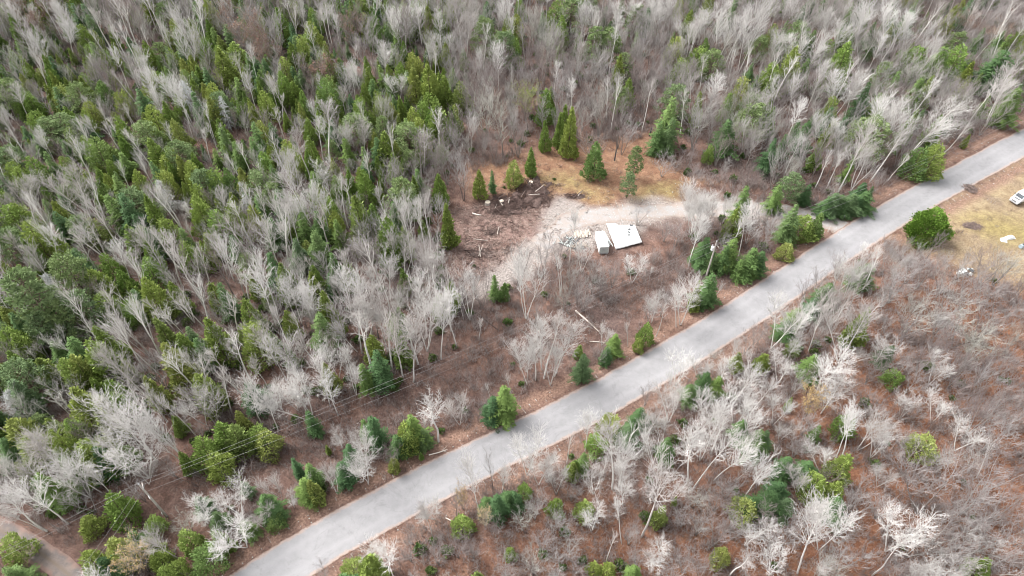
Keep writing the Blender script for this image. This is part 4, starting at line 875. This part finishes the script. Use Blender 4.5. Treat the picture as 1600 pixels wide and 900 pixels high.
# tarp covered platform
q = [gat(948.5, 353.5), gat(991, 353.5), gat(1002.5, 381), gat(962, 391)]
cenq = sum((p for p in q), Vector())/4; ex = ((q[1]-q[0])+(q[2]-q[3])).normalized(); ey = Vector((-ex.y, ex.x, 0))
wq = ((q[1]-q[0]).length+(q[2]-q[3]).length)/2; lq = ((q[0]-q[3]).length+(q[1]-q[2]).length)/2
pl = thing('timber_platform', 'low timber platform under a white tarp beside the trailer', 'platform', (cenq.x, cenq.y, cenq.z), 0)
# local corners in world axes (a slanted four-sided deck)
def deck(u, v, z=0.0):
    a = q[3].lerp(q[2], u); b = q[0].lerp(q[1], u); p = a.lerp(b, v); return (p.x-cenq.x, p.y-cenq.y, z)
def slab(u0, u1, v0, v1, z0, z1):
    V = [deck(u, v, z) for z in (z0, z1) for u, v in ((u0, v0), (u1, v0), (u1, v1), (u0, v1))]
    return V, [(0, 3, 2, 1), (4, 5, 6, 7), (0, 1, 5, 4), (1, 2, 6, 5), (2, 3, 7, 6), (3, 0, 4, 7)]
nb = 14
for k in range(nb):
    V, F = slab(0.01+k*0.98/nb, 0.01+(k+0.9)*0.98/nb, 0.01+0.01*(k % 3), 0.985-0.015*(k % 2), 0.42, 0.49); poly_obj('plank', V, F, M['wood'], pl)
for k in range(4):
    V, F = slab(0.02, 0.98, 0.03+k*0.3, 0.06+k*0.3, 0.16, 0.415); poly_obj('joist', V, F, M['dark'], pl)
for u in (0.06, 0.5, 0.94):
    for v in (0.06, 0.94):
        V, F = slab(u-.03, u+.03, v-.025, v+.025, -0.3, 0.155); poly_obj('block', V, F, M['endpanel'], pl)
def tarp(u0, u1, v0, v1, zb, seed):
    n, m_ = 26, 30; V = []
    for i in range(n+1):
        for j in range(m_+1):
            u = u0+(u1-u0)*i/n; v = v0+(v1-v0)*j/m_
            e = min(i, n-i, j, m_-j)
            z = zb+0.05*fbm(u*9, v*9, 1.0, seed)+0.02*fbm(u*30, v*30, 1.0, seed)+0.05
            if e == 0: z = zb-0.16+0.05*fbm(u*14, v*14, 1, seed); 
            wu = 0.012*fbm(v*8, seed, 1) if i in (0, n) else 0; wv = 0.012*fbm(u*8, seed+3, 1) if j in (0, m_) else 0
            V.append(deck(u+wu, v+wv, z))
    F = [(i*(m_+1)+j, (i+1)*(m_+1)+j, (i+1)*(m_+1)+j+1, i*(m_+1)+j+1) for i in range(n) for j in range(m_)]
    return V, F
def tarp_thing(u0, u1, v0, v1, zb, seed, label):
    V, F = tarp(u0, u1, v0, v1, zb, seed); o = poly_obj('tarp', V, F, M['tarp'], None, True); o.location = cenq
    sm = o.modifiers.new('thick', 'SOLIDIFY'); sm.thickness = 0.015
    return tag(o, label, 'tarp')
tarp_thing(-.015, 0.36, -.02, 1.06, 0.52, 2.0, 'white tarp sheet covering the left third of the timber platform')
tarp_thing(0.33, 1.015, -.015, 0.99, 0.56, 5.0, 'larger white tarp sheet with dark scraps lying on it')
for (u, v, a, s, lab) in ((.62, .45, .5, .5, 'small dark scrap lowest on the larger white tarp'), (.67, .57, -.3, .55, 'dark scrap in the middle of the larger white tarp'), (.72, .72, .9, .6, 'dark scrap above the middle of the larger white tarp'), (.86, .93, .3, .7, 'dark scrap near the top right corner of the larger white tarp')):
    V, F = joinm([box(-s/2, s/2, -.1, .1, 0, .06), box(-s*.15, s*.35, -.25, .05, 0.061, .12), box(-s*.4, -s*.2, -.02, .3, 0.061, .1)])
    o = poly_obj('scrap_metal', V, F, M['dark'], None); p = deck(u, v, 0.66); o.location = (cenq.x+p[0], cenq.y+p[1], cenq.z+p[2]); o.rotation_euler = (0, 0, a); bev(o, .02)
    tag(o, lab, 'scrap')
pp = [deck(.80, y, .68) for y in (.06, .42, .96)]
o = tobj('pipe', [(*Vector(pp[0]), *Vector(pp[1]), .035, .035), (*Vector(pp[1]), *Vector(pp[2]), .035, .035)], M['steel']); o.location = cenq; tag(o, 'long thin grey pipe lying along the right side of the white tarp', 'pipe')
# lumber stack between trailer and platform
ls = gat(948.5, 374)
st = thing('lumber_stack', 'narrow stack of loose boards between trailer and tarp', 'lumber', (ls.x, ls.y, ls.z), math.radians(15))
for k in range(12):
    r_ = rng.uniform(-.06, .06); x0 = -.35+.18*(k % 4)+rng.uniform(-.03, .03); L = rng.uniform(1.4, 2.4); yc = rng.uniform(-.5, .5)
    o = bobj('board', [(-.08, .08, -L, L, 0, .05)], (M['wood'], M['endpanel'], M['whitedirty'])[k % 3], st); o.location = (x0, yc, .03+.075*(k//4)); o.rotation_euler = (0, 0, r_)

# fence rails / logs piled left of the trailer
lp = gat(911, 367)
lg = thing('log_pile', 'pile of pale split logs left of the white storage trailer', 'log pile', (lp.x, lp.y, lp.z), math.radians(6))
for k in range(26):
    row = k//13; x0 = -1.75+.27*(k % 13)+.13*row; L = rng.uniform(1.3, 2.2)/2; a = rng.uniform(-.16, .16); r_ = rng.uniform(.075, .12); y0 = rng.uniform(-.35, .35)
    lo_ = tobj('log', [(-L*math.sin(a), -L*math.cos(a), 0, L*math.sin(a), L*math.cos(a), rng.uniform(-.02, .1), r_, r_*.9)], M['log'] if k % 3 else M['cut'], lg, 7); lo_.location = (x0, y0, .12+.2*row)
for (px, py, n_, lab, mm) in ((887, 379, 34, 'heap of grey scrap poles and boards left of the log pile', 'endpanel'), (905, 387, 22, 'small scatter of grey poles below the log pile', 'wood')):
    p = gat(px, py); h = thing('scrap_heap', lab, 'scrap heap', (p.x, p.y, p.z), .3)
    for k in range(n_):
        a = rng.uniform(0, 3.14) if k % 3 else rng.uniform(.4, .9); L = rng.uniform(.5, 1.4)/1; x, y = rng.gauss(0, .9), rng.gauss(0, .45)
        o = bobj('pole_piece', [(-L, L, -.05, .05, -.03, .03)], M[mm] if k % 2 else M['dark'], h); o.location = (x, y, .12+rng.uniform(0, .45)*math.exp(-x*x)); o.rotation_euler = (rng.uniform(-.1, .1), rng.uniform(-.22, .22), a)

# brush piles and slash
def stick_pile(px, py, rx, ry, H, n, lab, nm='brush_pile', logs=10, thick=1.0):
    p = gat(px, py); t = thing(nm, lab, 'brush pile', (p.x, p.y, p.z))
    segs = []
    for k in range(n):
        a = rng.uniform(0, 6.28); f = math.sqrt(rng.random()); x, y = rx*f*math.cos(a), ry*f*math.sin(a); w_ = 1+.45*fbm(math.cos(a)*1.3+px, math.sin(a)*1.3, 1, 9)+(rng.random() < .12)*.5; x *= w_; y *= w_
        z = H*(1-f*f)*rng.uniform(.2, 1.0)*(0.75+.5*abs(fbm(x, y, .5, 3))); L = rng.uniform(.3, 1.1); b = rng.uniform(0, 6.28); e = rng.uniform(-.35, .6)
        d = Vector((math.cos(b)*math.cos(e), math.sin(b)*math.cos(e), math.sin(e))); r_ = rng.uniform(.015, .05)*thick
        m_ = Vector((x, y, z)); c_ = m_+d*L*.5+Vector((rng.gauss(0, .1), rng.gauss(0, .1), rng.gauss(0, .06)))
        segs += [(*(m_-d*L*.5), *m_, r_, r_*.8), (*m_, *c_, r_*.8, r_*.4)]
    o = tobj('branches', segs, M['stick'], t, 4, False); o['kind'] = 'stuff'
    nV, V, F = 18, [], []
    for i in range(nV+1):
        for j in range(nV+1):
            u, v = -1+2*i/nV, -1+2*j/nV; f = u*u+v*v
            V.append((u*rx, v*ry, max(-.3, H*.45*(1-f)+.75*H*fbm(u*2.6+px, v*2.6, 1, 4)-.10) if f < 1.25 else -.4))
    F = [(i*(nV+1)+j, (i+1)*(nV+1)+j, (i+1)*(nV+1)+j+1, i*(nV+1)+j+1) for i in range(nV) for j in range(nV)]
    poly_obj('earth_mound', V, F, M['stick'], t, True)
    for k in range(logs):
        a = rng.uniform(0, 3.14); L = rng.uniform(.7, 1.6); f = rng.uniform(.1, .9); b = rng.uniform(0, 6.28)
        lo_ = tobj('log', [(-L, 0, 0, L, 0, rng.uniform(-.2, .2), .10, .07)], M['log'] if k % 4 == 0 else M['stick'], t, 7); lo_.location = (rx*f*math.cos(b), ry*f*math.sin(b), H*(1-f*f)+.12); lo_.rotation_euler = (0, rng.uniform(-.2, .2), a)
    return t
stick_pile(834, 302, 4.8, 5.4, 1.3, 1700, 'largest dark tangled brush pile at the top of the bare clearing', logs=8)
stick_pile(799, 319, 4.6, 3.6, .9, 1000, 'dark low brush pile left of the largest brush pile', logs=5)
stick_pile(776, 328, 2.2, 1.6, .5, 260, 'small flat stick pile beside two pale stumps', logs=3)
stick_pile(894, 307, 3.0, .9, .5, 260, 'narrow dark row of sticks along the upper edge of the gravel', logs=4)
stick_pile(745, 392, 4.5, 1.6, .4, 300, 'pale low windrow of branches at the left edge of the clearing', logs=6)
stick_pile(1517, 356, 2.0, 1.1, .5, 420, 'grey brush pile on the yellow grass left of the white tarp heap', logs=0)
stick_pile(1515, 294, 1.6, 1.6, .6, 260, 'grey shrub tangle on the yellow verge beside the upper road', logs=0)
stick_pile(770, 360, 2.6, 1.2, .35, 260, 'pinkish scatter of sticks in the middle of the churned clearing', logs=3)
for (px, py, r_, lab) in ((762, 319, .62, 'pale round cut stump left of the dark brush pile'), (784, 318, .5, 'smaller pale cut stump touching the dark brush pile'), (829, 290, .55, 'pale stump at the top of the largest brush pile')):
    p = gat(px, py); s_ = thing('tree_stump', lab, 'stump', (p.x, p.y, p.z))
    tobj('bark', [(0, 0, -.2, 0, 0, .16, r_*1.25, r_*1.05), (0, 0, .16, .02, 0, .55, r_*1.05, r_)], M['log'], s_, 14, True)
    tobj('cut_face', [(.02, 0, .553, .02, 0, .575, r_*.86, r_*.84)], M['cut'], s_, 14)
def fallen(px0, py0, px1, py1, r_, m, lab, z=.15, nm='fallen_log', twigs=6):
    a, b = gat(px0, py0), gat(px1, py1); a.z += z; b.z += z; mid = (a+b)/2+Vector((rng.gauss(0, .1), rng.gauss(0, .1), 0))
    t = thing(nm, lab, 'fallen log', (a.x, a.y, a.z)); o0 = a.copy()
    tobj('trunk', [(*(a-o0), *(mid-o0), r_, r_*.85), (*(mid-o0), *(b-o0), r_*.85, r_*.5)], m, t, 8)
    sg = []
    for k in range(twigs):
        p = a.lerp(b, rng.uniform(.5, 1))-o0; d = (b-a).normalized()+Vector((rng.gauss(0, .8), rng.gauss(0, .8), rng.uniform(-.1, .6))); sg.append((*p, *(p+d*rng.uniform(.3, 1.0)), .03, .012))
    if sg: tobj('branches', sg, m, t, 4, False)
fallen(899, 488, 935, 521, .17, M['birchlog'], 'pale peeled birch log lying on the brown slope above the road')
fallen(733, 484, 779, 517, .22, M['stick'], 'dark fallen trunk in the brown strip below the gravel')
fallen(860, 460, 893, 494, .08, M['stick'], 'thin dark fallen trunk just above the pale birch log', twigs=3)
fallen(738, 333, 752, 336, .18, M['birchlog'], 'short bright log at the left of the clearing', twigs=0)
fallen(670, 711, 699, 703, .10, M['birchlog'], 'thin curved pale branch lying at the road edge', twigs=4)
fallen(740, 372, 762, 374, .10, M['log'], 'grey log on the churned ground in the clearing', twigs=3)
fallen(696, 808, 716, 819, .09, M['birchlog'], 'short pale branch lying below the road between golden saplings', twigs=3)
fallen(921, 535, 945, 537, .09, M['birchlog'], 'short pale log lying behind the roadside birches', twigs=3)
for (px, py, L_, lab) in ((960, 251, 4.0, 'dark broken snag standing at the top of the orange slope'), (1015, 211, 2.4, 'short dark snag beside the yellow shrub')):
    p = gat(px, py); t = thing('snag', lab, 'snag', (p.x, p.y, p.z))
    tobj('trunk', [(0, 0, -.2, .1, 0, L_*.6, .17, .14), (.1, 0, L_*.6, .25, .05, L_, .14, .06)], M['dark'], t, 8)
    tobj('branch_stub', [(.08, 0, L_*.5, .6, .1, L_*.62, .05, .02)], M['dark'], t, 5)

# wood debris over the churned clearing, loose stones
it = []
for k in range(9000):
    x, y = rng.uniform(-30, 30), rng.uniform(85, 140)
    it.append((x, y))
X = np.array([i[0] for i in it]); Y = np.array([i[1] for i in it]); im = inpoly(X, Y, MUD); ic = inpoly(X, Y, CLEAR); ig = inpoly(X, Y, GRAVEL); Z = gz(X, Y)
def chip_mesh(seed):
    r = random.Random(seed); segs = []
    for _ in range(5):
        a = r.uniform(0, 6.28); L = r.uniform(.2, .7); x, y = r.gauss(0, .35), r.gauss(0, .35)
        segs.append((x, y, .04, x+L*math.cos(a), y+L*math.sin(a), .04+r.uniform(0, .14), .03, .02))
    V, F = tubes(segs, 3); return mesh_np('wood_debris', V, F, M['chip'] if seed % 2 else M['stick'])
itm = []
for k in range(len(X)):
    if not (im[k] and (not ig[k] or rng.random() < .15) or (ic[k] and rng.random() < .06)): continue
    s = rng.uniform(.7, 1.5)
    itm.append((X[k], Y[k], float(Z[k]), Quaternion((0, 0, 1), rng.uniform(0, 6.28)), (s, s, s), rng.randrange(4)))
scatter('wood_debris', itm, [chip_mesh(i) for i in range(4)], 'chips and broken sticks strewn over the churned brown clearing', 'debris')

# ------------------------------------------------------------------ utility poles and wires
def upole(P, H, lab, trafo, az):
    P = Vector((P.x, P.y, ground_z(P.x, P.y)))
    t = thing('utility_pole', lab, 'utility pole', P, az)
    tobj('pole', [(0, 0, -.4, 0, 0, H*.5, .19, .165), (0, 0, H*.5, 0, 0, H, .165, .13)], M['pole'], t, 10)
    tobj('pole_cap', [(0, 0, H, 0, 0, H+.06, .14, .09)], M['steel'], t, 8)
    for (x, z) in ((0.0, H-.05),):
        tobj('insulator', [(x, 0, z+.1, x, 0, z+.35, .07, .05)], M['porcelain'], t, 8)
    ins = tobj('bracket', [(-.1, 0, H-1.9, -.75, 0, H-1.8, .05, .05)], M['steel'], t, 6)
    tobj('insulator', [(-.75, 0, H-1.8, -.75, 0, H-1.55, .07, .05)], M['porcelain'], t, 8)
    if trafo:
        c = tobj('transformer', [(-.5, 0, H-2.75, -.5, 0, H-1.95, .30, .30)], M['canister'], t, 14)
        tobj('lid', [(-.5, 0, H-1.945, -.5, 0, H-1.86, .31, .2)], M['canister'], c, 14)
        for a in (-.12, .12): tobj('bushing', [(-.5+a, .05, H-1.88, -.5+a, .05, H-1.62, .05, .03)], M['porcelain'], c, 6)
        bobj('bracket', [(-.26, -.1, -.06, .06, H-2.6, H-2.1)], M['steel'], t)
        bobj('crossarm', [(-.1, .75, .17, .27, H-1.2, H-1.08)], M['pole'], t)
    else:
        bobj('crossarm', [(-.6, .6, .15, .25, H-.95, H-.83)], M['pole'], t)
        tobj('guy_fitting', [(0, 0, H-3.4, .75, .1, H-3.4, .06, .05)], M['canister'], t, 6)
        bobj('marker_plate', [(-.24, .24, -.24, -.2, 1.0, 1.5)], M['canister'], t)
    return P
D12 = (POLE1-POLE2).normalized(); AZ = math.atan2(D12.y, D12.x)-math.pi/2
H1, H2 = 10.2, 10.6
p1 = upole(POLE1, H1, 'utility pole with a white transformer can beside the roadside evergreens', True, AZ)
p2 = upole(POLE2, H2, 'plain grey utility pole among cedars at lower left', False, AZ)
side = Vector((-D12.y, D12.x, 0))
EAST = at(1640, 196); WEST = p2-D12*70+Vector((0, -6, 0)); SOUTH = at(120, 985)
def wire(a, b, sag, lab, r_=.015):
    n = 28; pts = []
    for i in range(n+1):
        t = i/n; p = a.lerp(b, t); p = p-Vector((0, 0, sag*4*t*(1-t))); pts.append(p)
    o = tobj('overhead_wire', [(*(pts[i]-a), *(pts[i+1]-a), r_, r_) for i in range(n)], M['wire'], None, 5, False); o.location = a
    tag(o, lab, 'wire', 'overhead wires')
top = lambda p, h, off: p+Vector((0, 0, h))+side*off
for h, off, sag, nm in ((0.3, 0, 1.0, 'top'), (-1.6, .75, 1.4, 'middle'), (-2.6, .1, 1.7, 'lowest')):
    wire(top(p2, H2+h, off), top(p1, H1+h, off), sag, nm+' overhead wire between the two utility poles')
    wire(top(p1, H1+h, off), Vector((EAST.x, EAST.y, 0))+Vector((0, 0, 10.0+h))+side*off, sag+1.6, nm+' overhead wire running from the transformer pole towards the upper road')
for h, off, sag, nm in ((0.3, 0, .8, 'top'), (-1.6, .75, 1.1, 'lower')):
    wire(top(p2, H2+h, off), WEST+Vector((0, 0, 10+h))+side*off, sag, nm+' overhead wire crossing the dirt track at lower left')
for h, off, sag, nm in ((-.9, .5, .6, 'left'), (-1.2, -.5, .8, 'right')):
    wire(top(p2, H2+h, off), Vector((SOUTH.x, SOUTH.y, 8.5+h))-D12*off, sag, nm+' of two wires running from the lower left pole to the bottom edge')

# driveway marker post
p = gat(1317, 343); t = thing('marker_post', 'short white marker post at the mouth of the gravel drive', 'post', p)
tobj('post', [(0, 0, -.2, 0, 0, 1.25, .07, .065)], M['pole'], t, 8); bobj('reflector', [(-.14, .14, -.09, -.075, .75, 1.3)], M['white'], t, .01)

# ------------------------------------------------------------------ yard on the right
vp = gat(1583, 316); vq = gat(1640, 289); vd = (vq-vp).normalized(); vrz = math.atan2(vd.y, vd.x)-math.pi/2
vn = thing('parked_van', 'old white van parked on the yellow grass at the right edge', 'van', (vp.x, vp.y, vp.z), vrz)   # front at -y
prof = [(0.0, .45), (0.0, 1.05), (.25, 1.2), (.95, 1.35), (1.55, 2.15), (1.9, 2.28), (6.2, 2.3), (6.3, 2.15), (6.3, .45)]
def prism(prof, w, tap=0.0):
    n = len(prof); V = [(-w/2+(tap if z > 1.4 else 0), y, z) for y, z in prof]+[(w/2-(tap if z > 1.4 else 0), y, z) for y, z in prof]
    return V, [tuple(range(n)), tuple(range(n, 2*n))[::-1]]+[(k, n+k, n+(k+1) % n, (k+1) % n)[::-1][::-1] for k in range(n)]
V, F = prism(prof, 2.0, .08); bev(poly_obj('body', V, F, M['white'], vn), .05)
V = [(-.86, 1.0, 1.43), (.86, 1.0, 1.43), (.78, 1.5, 2.1), (-.78, 1.5, 2.1)]; V += [(x, y-.02, z+.015) for x, y, z in V]
poly_obj('windshield', V, [(0, 1, 2, 3)[::-1], (4, 5, 6, 7), (0, 1, 5, 4), (1, 2, 6, 5), (2, 3, 7, 6), (3, 0, 4, 7)], M['glass'], vn)
bobj('grille', [(-.55, .55, -.03, .02, .68, 1.0)], M['grille'], vn); bobj('bumper', [(-1.02, 1.02, -.16, .02, .42, .62)], M['steel'], vn, .03)
bobj('hood_panel', [(-.7, .7, .3, .85, 1.335, 1.36)], M['grille'], vn, .01)
for sx in (-1, 1):
    tobj('headlight', [(sx*.75, -.05, .84, sx*.75, .03, .84, .13, .15)], M['lamp'], vn, 12)
    bobj('side_window', [(sx*1.0-.012, sx*1.0+.012, 1.55, 2.35, 1.4, 1.95)] if False else [(sx*.96-.03, sx*.96+.03, 1.7, 2.5, 1.45, 2.0)], M['glass'], vn)
    bobj('side_window', [(sx*.96-.03, sx*.96+.03, 3.1, 4.6, 1.5, 2.0)], M['glass'], vn)
    bobj('mirror', [(sx*1.18-.12, sx*1.18+.12, 1.35, 1.45, 1.45, 1.75)], M['black'], vn, .02)
    bobj('door', [(sx*1.0-.012, sx*1.0+.012, 1.6, 2.65, .6, 1.38)], M['white'], vn)
    for y in (1.05, 4.9): wheel(vn, sx*.9, y, .38, .38, .24)
def heap(px, py, rx, ry, H, m, nm, lab, cat, rz=0, seed=1):
    p = gat(px, py); n = 16; V = []
    for i in range(n+1):
        for j in range(n+1):
            u, v = -1+2*i/n, -1+2*j/n; f = max(abs(u), abs(v))**4*.5+(u*u+v*v)*.5
            V.append((u*rx*(1+.15*fbm(u*2, v*2, 1, seed)), v*ry*(1+.15*fbm(u*2, v*2, 1, seed+4)), H*max(0, 1-f)*(1+.5*fbm(u*2.2, v*2.2, 1, seed+7))-.02))
    F = [(i*(n+1)+j, (i+1)*(n+1)+j, (i+1)*(n+1)+j+1, i*(n+1)+j+1) for i in range(n) for j in range(n)]
    o = poly_obj(nm, V, F, m, None, True); o.location = p; o.rotation_euler = (0, 0, rz)
    return tag(o, lab, cat)
heap(1576, 373, 1.3, .55, .55, M['tarp'], 'white_tarp_heap', 'long white crumpled tarp heap on the grass at the right edge', 'tarp', .25, 2)
heap(1567, 377, .7, .6, .5, M['tarp'], 'white_tarp_heap', 'short white bundle touching the left end of the long tarp heap', 'tarp', -.4, 5)
heap(1466, 371, .45, .4, .5, M['tarp'], 'white_sack', 'small white sack at the foot of the big round cedar', 'sack', 0, 3)
heap(1514.5, 431, .35, .35, .55, M['white'], 'white_bucket_lid', 'small round white lump among bare stems below the yard', 'lump', 0, 6)
jb = gat(1505, 427); jt = thing('junk_pile', 'grey and white junk pile half hidden in bare stems below the yard', 'junk pile', jb, .3)
for k in range(9):
    o = bobj('sheet_piece', [(-.5, .5, -.3, .3, 0, .06)], (M['whitedirty'], M['endpanel'], M['dark'])[k % 3], jt, .01); o.location = (rng.gauss(0, .9), rng.gauss(0, .4), .08+.06*k); o.rotation_euler = (rng.uniform(-.3, .3), rng.uniform(-.3, .3), rng.uniform(0, 3)); 
bt = gat(1597, 386); bo_ = thing('metal_tank', 'blue grey metal tank lying at the right edge below the tarp heap', 'tank', bt, .4)
tobj('tank_body', [(-.8, 0, .45, .8, 0, .45, .42, .42)], M['blue'], bo_, 16); tobj('hatch', [(-.2, 0, .82, -.2, 0, .98, .2, .2)], M['dark'], bo_, 10)
for sx in (-.5, .5): bobj('foot', [(sx-.08, sx+.08, -.35, .35, -.05, .2)], M['steel'], bo_)

# small loose stones on gravel and road edges
def stone_mesh(seed):
    r = np.random.RandomState(seed); V, F = box(-.5, .5, -.4, .4, -.2, .35); V = np.array(V)+r.normal(0, .11, (8, 3)); return mesh_np('stones', V*.28, np.array(F), M['endpanel'] if seed % 2 else M['log'])
it = []
for k in range(2600):
    if k % 3:
        i = rng.randrange(2, len(DRIVE)-2); c = DRIVE[i]; o_ = rng.gauss(0, 3.4); d = (DRIVE[i+1]-DRIVE[i-1]).normalized()
    else:
        i = rng.randrange(90, len(ROAD)-130); c = ROAD[i]; o_ = rng.choice((-1, 1))*rng.uniform(3.8, 5.8); d = (ROAD[i+1]-ROAD[i-1]).normalized()
    x, y = c.x-d.y*o_, c.y+d.x*o_; s = rng.uniform(.2, .62)
    it.append((x, y, s, rng.randrange(4)))
Z = gz([i[0] for i in it], [i[1] for i in it])
scatter('stones', [(i[0], i[1], float(z)+.01, Quaternion((0, 0, 1), rng.uniform(0, 6.28)), (i[2],)*3, i[3]) for i, z in zip(it, Z)], [stone_mesh(i) for i in range(4)], 'loose grey stones along the gravel drive and the road edges', 'stones')
# ------------------------------------------------------------------ labels of the trees
def qwords(t, ks):
    h = t['h']; a = t['w']/h
    size = ('low', 'short', 'mid-sized', 'tall', 'very tall')[sum(h > v for v in ((3.5, 6.5, 10, 14) if t['k'] in 'bwgRTYD' else (3.2, 6, 8.6, 11.5)))]
    shape = ('narrow', 'broad')[a > (.42 if t['k'] in 'bw' else .55 if t['k'] in 'gRTY' else .62)]
    return size, shape
KPH = {'b': 'white birch', 'w': 'pale aspen', 'g': 'grey bare tree', 'c': 'green cedar', 'C': 'green cedar', 's': 'dark green spruce', 'p': 'pale green pine', 'D': 'silvery dead spruce', 'R': 'russet brown-leaved tree', 'T': 'golden tree', 'Y': 'lime green tree'}
LAND = [((937, 374), 'storage trailer', 46), ((975, 370), 'white tarp', 46), ((1107, 415), 'transformer pole', 62), ((254, 792), 'lower left pole', 62), ((1445, 345), 'big round cedar', 50),
        ((1310, 345), 'drive mouth', 55), ((825, 305), 'dark brush pile', 55), ((60, 865), 'dirt track', 70), ((1590, 305), 'white van', 50), ((1575, 375), 'tarp heap', 50)]
RL = [proj((p.x, p.y, 0)) for p in ROAD if -60 < proj((p.x, p.y, 0))[0] < 1660 and p.y > 20]
CLP = [proj(p) for p in CLEAR]
def area(t):
    x, y = t['mid']
    for (lx, ly), nm, r in LAND:
        dx, dy = x-lx, y-ly
        if math.hypot(dx, dy) < r:
            if abs(dx) > abs(dy): return ('right of ' if dx > 0 else 'left of ')+nm
            return ('below ' if dy > 0 else 'above ')+nm
    bx, by = t['base']
    j = min(range(len(RL)), key=lambda i: (RL[i][0]-bx)**2+(RL[i][1]-by)**2); d = math.hypot(RL[j][0]-bx, RL[j][1]-by)
    along = ('bottom', 'lower', 'middle', 'upper', 'far')[min(4, max(0, int((RL[j][0]-330)/255)))]
    if d < 75:
        return ('above' if by < RL[j][1] else 'below')+' the '+along+' road'
    dc = float(segdist([bx], [by], CLP, True)[0])
    if bool(inpoly([bx], [by], CLP)[0]): return 'inside the clearing'
    if dc < 50:
        return ('left of' if bx < 720 else 'above' if by < 300 else 'below' if by > 380 else 'right of')+' the clearing'
    col = ('far left', 'left', 'middle', 'right', 'far right')[min(4, max(0, int(x/320)))]
    row = ('top', 'upper', 'central', 'lower', 'bottom')[min(4, max(0, int(y/180)))]
    return 'in '+row+' '+col+' woods'
def rel(t):
    best = None
    for o in IND:
        if o is t or o['k'] == t['k']: continue
        dx, dy = t['x']-o['x'], t['y']-o['y']; d = math.hypot(dx, dy)
        if d < 5.5 and (best is None or d < best[0]): best = (d, dx, dy, o)
    if not best: return ''
    d, dx, dy, o = best
    w = ('right of' if dx > 0 else 'left of') if abs(dx) > abs(dy) else ('behind' if dy > 0 else 'in front of')
    return w+' '+{'b': 'birch', 'w': 'aspen', 'g': 'grey tree', 'c': 'cedar', 'C': 'big cedar', 's': 'spruce', 'p': 'pine', 'D': 'dead spruce', 'R': 'russet tree', 'T': 'golden tree', 'Y': 'lime tree'}[o['k']]
def lean(t):
    x = t['lx']/t['h']
    return '' if abs(x) < .13 else ('right-leaning ' if x > 0 else 'left-leaning ')
ORD = ['leftmost', 'second from left', 'third from left', 'fourth from left', 'fifth from left', 'sixth from left', 'seventh from left', 'eighth from left', 'ninth from left', 'tenth from left']
groups = {}
for t in IND:
    size, shape = qwords(t, 0)
    t['area'] = area(t)
    t['lab'] = size+' '+shape+' '+lean(t)+KPH[t['k']]+' '+t['area']
    groups.setdefault(t['lab'], []).append(t)
final = {}
for l, ts in groups.items():
    if len(ts) == 1: ts[0]['label'] = l; continue
    sub = {}
    for t in ts: sub.setdefault(l+(', '+rel(t) if rel(t) else ', standing alone'), []).append(t)
    for l2, t2 in sub.items():
        if len(t2) == 1: t2[0]['label'] = l2; continue
        t2.sort(key=lambda t: t['tip'][0])
        for i, t in enumerate(t2): t['label'] = l2+', '+(ORD[i] if len(t2) > 2 or i == 0 else 'rightmost') if i < 10 else l2+', right end'
for t in IND:
    if t['k'] == 'C': t['label'] = 'big round bright green cedar standing alone between road and yellow yard'
    if len(t['label'].split()) > 16: t['label'] = ' '.join(w for w in t['label'].split() if w not in ('the', 'bare', 'dark'))
    o = t['o']; o['label'] = t['label']; o['category'] = KCAT[t['k']]; o['group'] = KPH[t['k']]+'s '+t['area']
